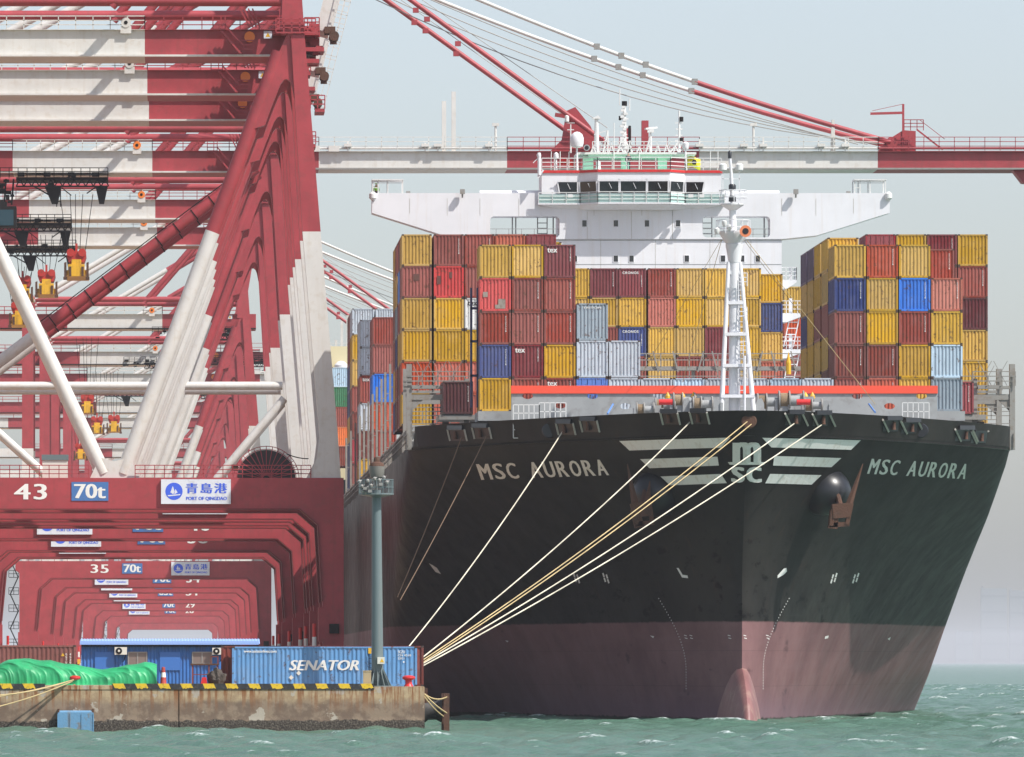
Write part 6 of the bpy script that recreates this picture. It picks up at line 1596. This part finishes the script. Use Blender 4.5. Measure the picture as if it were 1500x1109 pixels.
# operator cab and trolley on crane 40
def trolley(root, y, xc, py_under, label=None):
    zt_ = PZ(py_under, F/y); mb = MB()
    mb.box(xc-4.5, xc+5.0, y-.6, y+5, zt_-.45, zt_-.15)
    for k in range(12): x = xc-4.5+k*.8; mb.bar((x,y-.6,zt_-1.1),(x+.4,y-.6,zt_-.4),.12); mb.bar((x+.4,y-.6,zt_-.4),(x+.8,y-.6,zt_-1.1),.12)
    mb.bar((xc-4.5,y-.6,zt_-1.1),(xc+5,y-.6,zt_-1.1),.16)
    for x in (xc-4, xc-1.3, xc+1.2, xc+3.7): mb.box(x-.35, x+.35, y-.8, y-.3, zt_-.1, zt_+.35)
    mb.prism([(xc-1.6,zt_-1),(xc+.2,zt_-1),(xc-.2,zt_-2.9),(xc-.8,zt_-2.9)], y-.3, y+.2); mb.prism([(xc+3.7,zt_-1),(xc+5.0,zt_-1),(xc+4.6,zt_-2.9),(xc+4.1,zt_-2.9)], y-.3, y+.2)
    mb.bar((xc-2.8,y,zt_-1),(xc-1.0,y,zt_-2.0),.14); mb.bar((xc+.2,y,zt_-1.2),(xc+1.2,y,zt_-2.0),.1); mb.bar((xc+2.8,y,zt_-1.8),(xc+3.8,y,zt_-1.1),.12)
    for k in range(18): mb.cbox((xc+rnd.uniform(-8,4.5), y-.6+rnd.random(), zt_+rnd.uniform(-.9,.3)), (rnd.uniform(.2,.8),.8,rnd.uniform(.1,.35)))
    mb.rail((xc-8,y-.9,zt_-.3),(xc+5,y-.9,zt_-.3),1.1,.9,.04)
    t = mb.build('trolley', M['cr_dark'], root)
    return t
tr = trolley(cranes[3], 792+3.2, PX(88,14.1), 258)
mb = MB(); y = 795; s_ = F/y; mb.box(PX(-6,s_), PX(24,s_), y-1, y+2, PZ(333,s_), PZ(303,s_)); mb.box(PX(-20,s_),PX(10,s_),y-.8,y+1.5,PZ(303,s_),PZ(296,s_))
for px in (-15,-4,6,17): mb.bar((PX(px,s_),y,PZ(300,s_)),(PX(px+3,s_),y,PZ(262,s_)),.18)
for k in range(10): mb.cbox((PX(rnd.uniform(-10,22),s_),y,PZ(rnd.uniform(270,300),s_)),(rnd.uniform(.3,.8),.6,rnd.uniform(.2,.5)))
cb = mb.build('operator_cab', M['cr_dark'], tr)
MB().box(PX(0,s_), PX(20,s_), y-1.05, y-1.01, PZ(331,s_), PZ(308,s_)).build('cab_glass', mat('cab_glass', (.03,.07,.09), .1), cb)
mb = MB(); mb.ladder((PX(83,s_),y,PZ(303,s_)),(PX(83,s_),y,PZ(272,s_)),(.4,0,0),.5,.05); mb.build('hanging_ladder', M['cr_dark'], tr)
trolley(cranes[4], 876+3.2, PX(40,12.8), 325); trolley(cranes[5], 932+3.2, PX(52,12.0), 362)
for k, (ci, px, py) in enumerate(((6,300,487),(7,250,530),(8,190,572),(7,360,528),(8,330,575))):
    yy = (1165,1306,1406)[ci-6]+3.2; trolley(cranes[ci], yy, PX(px,F/yy), py)
# spreaders hanging under the trolleys, seen end-on
def spreader(px, py, y, label, ztop, number=0):
    s_ = F/y; c_ = at(px, py, y); t = thing('spreader', label, 'spreader', (c_.x, y, c_.z), 'container spreaders hanging under the cranes')
    mb = MB(); w_ = 1.15
    mb.box(c_.x-w_, c_.x+w_, y-.3, y+12, c_.z-.35, c_.z+.15); mb.box(c_.x-.85, c_.x+.85, y-.6, y+.2, c_.z-.5, c_.z+.75); mb.box(c_.x-.5, c_.x+.5, y-.5, y+.3, c_.z+.75, c_.z+1.25); mb.build('frame', M['yellow'], t)
    mb = MB()
    for sx in (-1,1):
        mb.prism([(c_.x+sx*w_-.12,c_.z-.75),(c_.x+sx*w_+.12,c_.z-.75),(c_.x+sx*w_+.12,c_.z+1.0),(c_.x+sx*w_-.12,c_.z+.9)], y-.5, y+.0); mb.box(c_.x+sx*.65-.12, c_.x+sx*.65+.12, y-.7, y-.5, c_.z-.5, c_.z+.5)
        mb.box(c_.x+sx*w_-.2, c_.x+sx*w_+.2, y-.6, y+.2, c_.z-.85, c_.z-.55)
    mb.build_each('flipper', M['rust'], t)
    mb = MB(); mb.prism([(c_.x-.8,c_.z+1.0),(c_.x+.8,c_.z+1.0),(c_.x+1.0,c_.z+1.6),(c_.x+.95,c_.z+2.1),(c_.x-.95,c_.z+2.1),(c_.x-1.0,c_.z+1.6)], y-.4, y+4)
    for sx in (-.6,.6): mb.tube((c_.x+sx,y-.6,c_.z+1.95),(c_.x+sx,y+.2,c_.z+1.95),.42,14)
    mb.box(c_.x-.12, c_.x+.12, y-.3, y+.1, c_.z+2.1, c_.z+2.9); mb.build('headblock', M['spr_red'], t)
    mb = MB()
    for sx in (-.9,-.35,.35,.9): mb.tube((c_.x+sx,y,c_.z+2.1),(c_.x+sx*1.9,y,ztop),.035,4)
    mb.path([(c_.x-.1,y,c_.z+2.8),(c_.x-.1,y,ztop)], .03, 4); mb.build('hoist_ropes', M['cr_dark'], t)
SPR = [(112,398,795,'yellow and red spreader hanging highest, right of the other near ones',53),(68,425,880,'yellow and red spreader hanging second from the right near the top left',53.5),(33,432,936,'yellow and red spreader half hidden behind the white diagonal tube',54),(28,470,960,'lowest spreader of the near group at the far left',54),
  (128,600,1170,'spreader hanging over a white girder, above two smaller ones',54),(142,630,1310,'left one of two small spreaders hanging side by side',54),(167,628,1310,'right one of two small spreaders hanging side by side',54),(118,668,1410,'small spreader hanging just above the portal beam near number 43',54)]
for px, py, y, l_, zt_ in SPR: spreader(px, py, y, l_, zt_)
# leg-foot warning posts behind the pier sheds
# ---------------------------------------------------------------- hazy air
me = MB().box(-15500, 17500, -900, 31000, -9, 112)
hz_o = me.build('haze', M['white'], None); hz_o.data.materials.clear()
m = bpy.data.materials.new('haze'); m.use_nodes = True; nt = m.node_tree; nt.nodes.clear()
out = nt.nodes.new('ShaderNodeOutputMaterial'); pv = nt.nodes.new('ShaderNodeVolumePrincipled'); pv.inputs['Density'].default_value = HAZE; pv.inputs['Color'].default_value = (.93,.95,1,1); pv.inputs['Anisotropy'].default_value = 0.0
nt.links.new(pv.outputs[0], out.inputs['Volume']); hz_o.data.materials.append(m)
hz_o['kind'] = 'stuff'; hz_o['label'] = 'thin pale haze in the air over the harbour'
for o in bpy.data.objects:
    if '_o' in o: del o['_o']
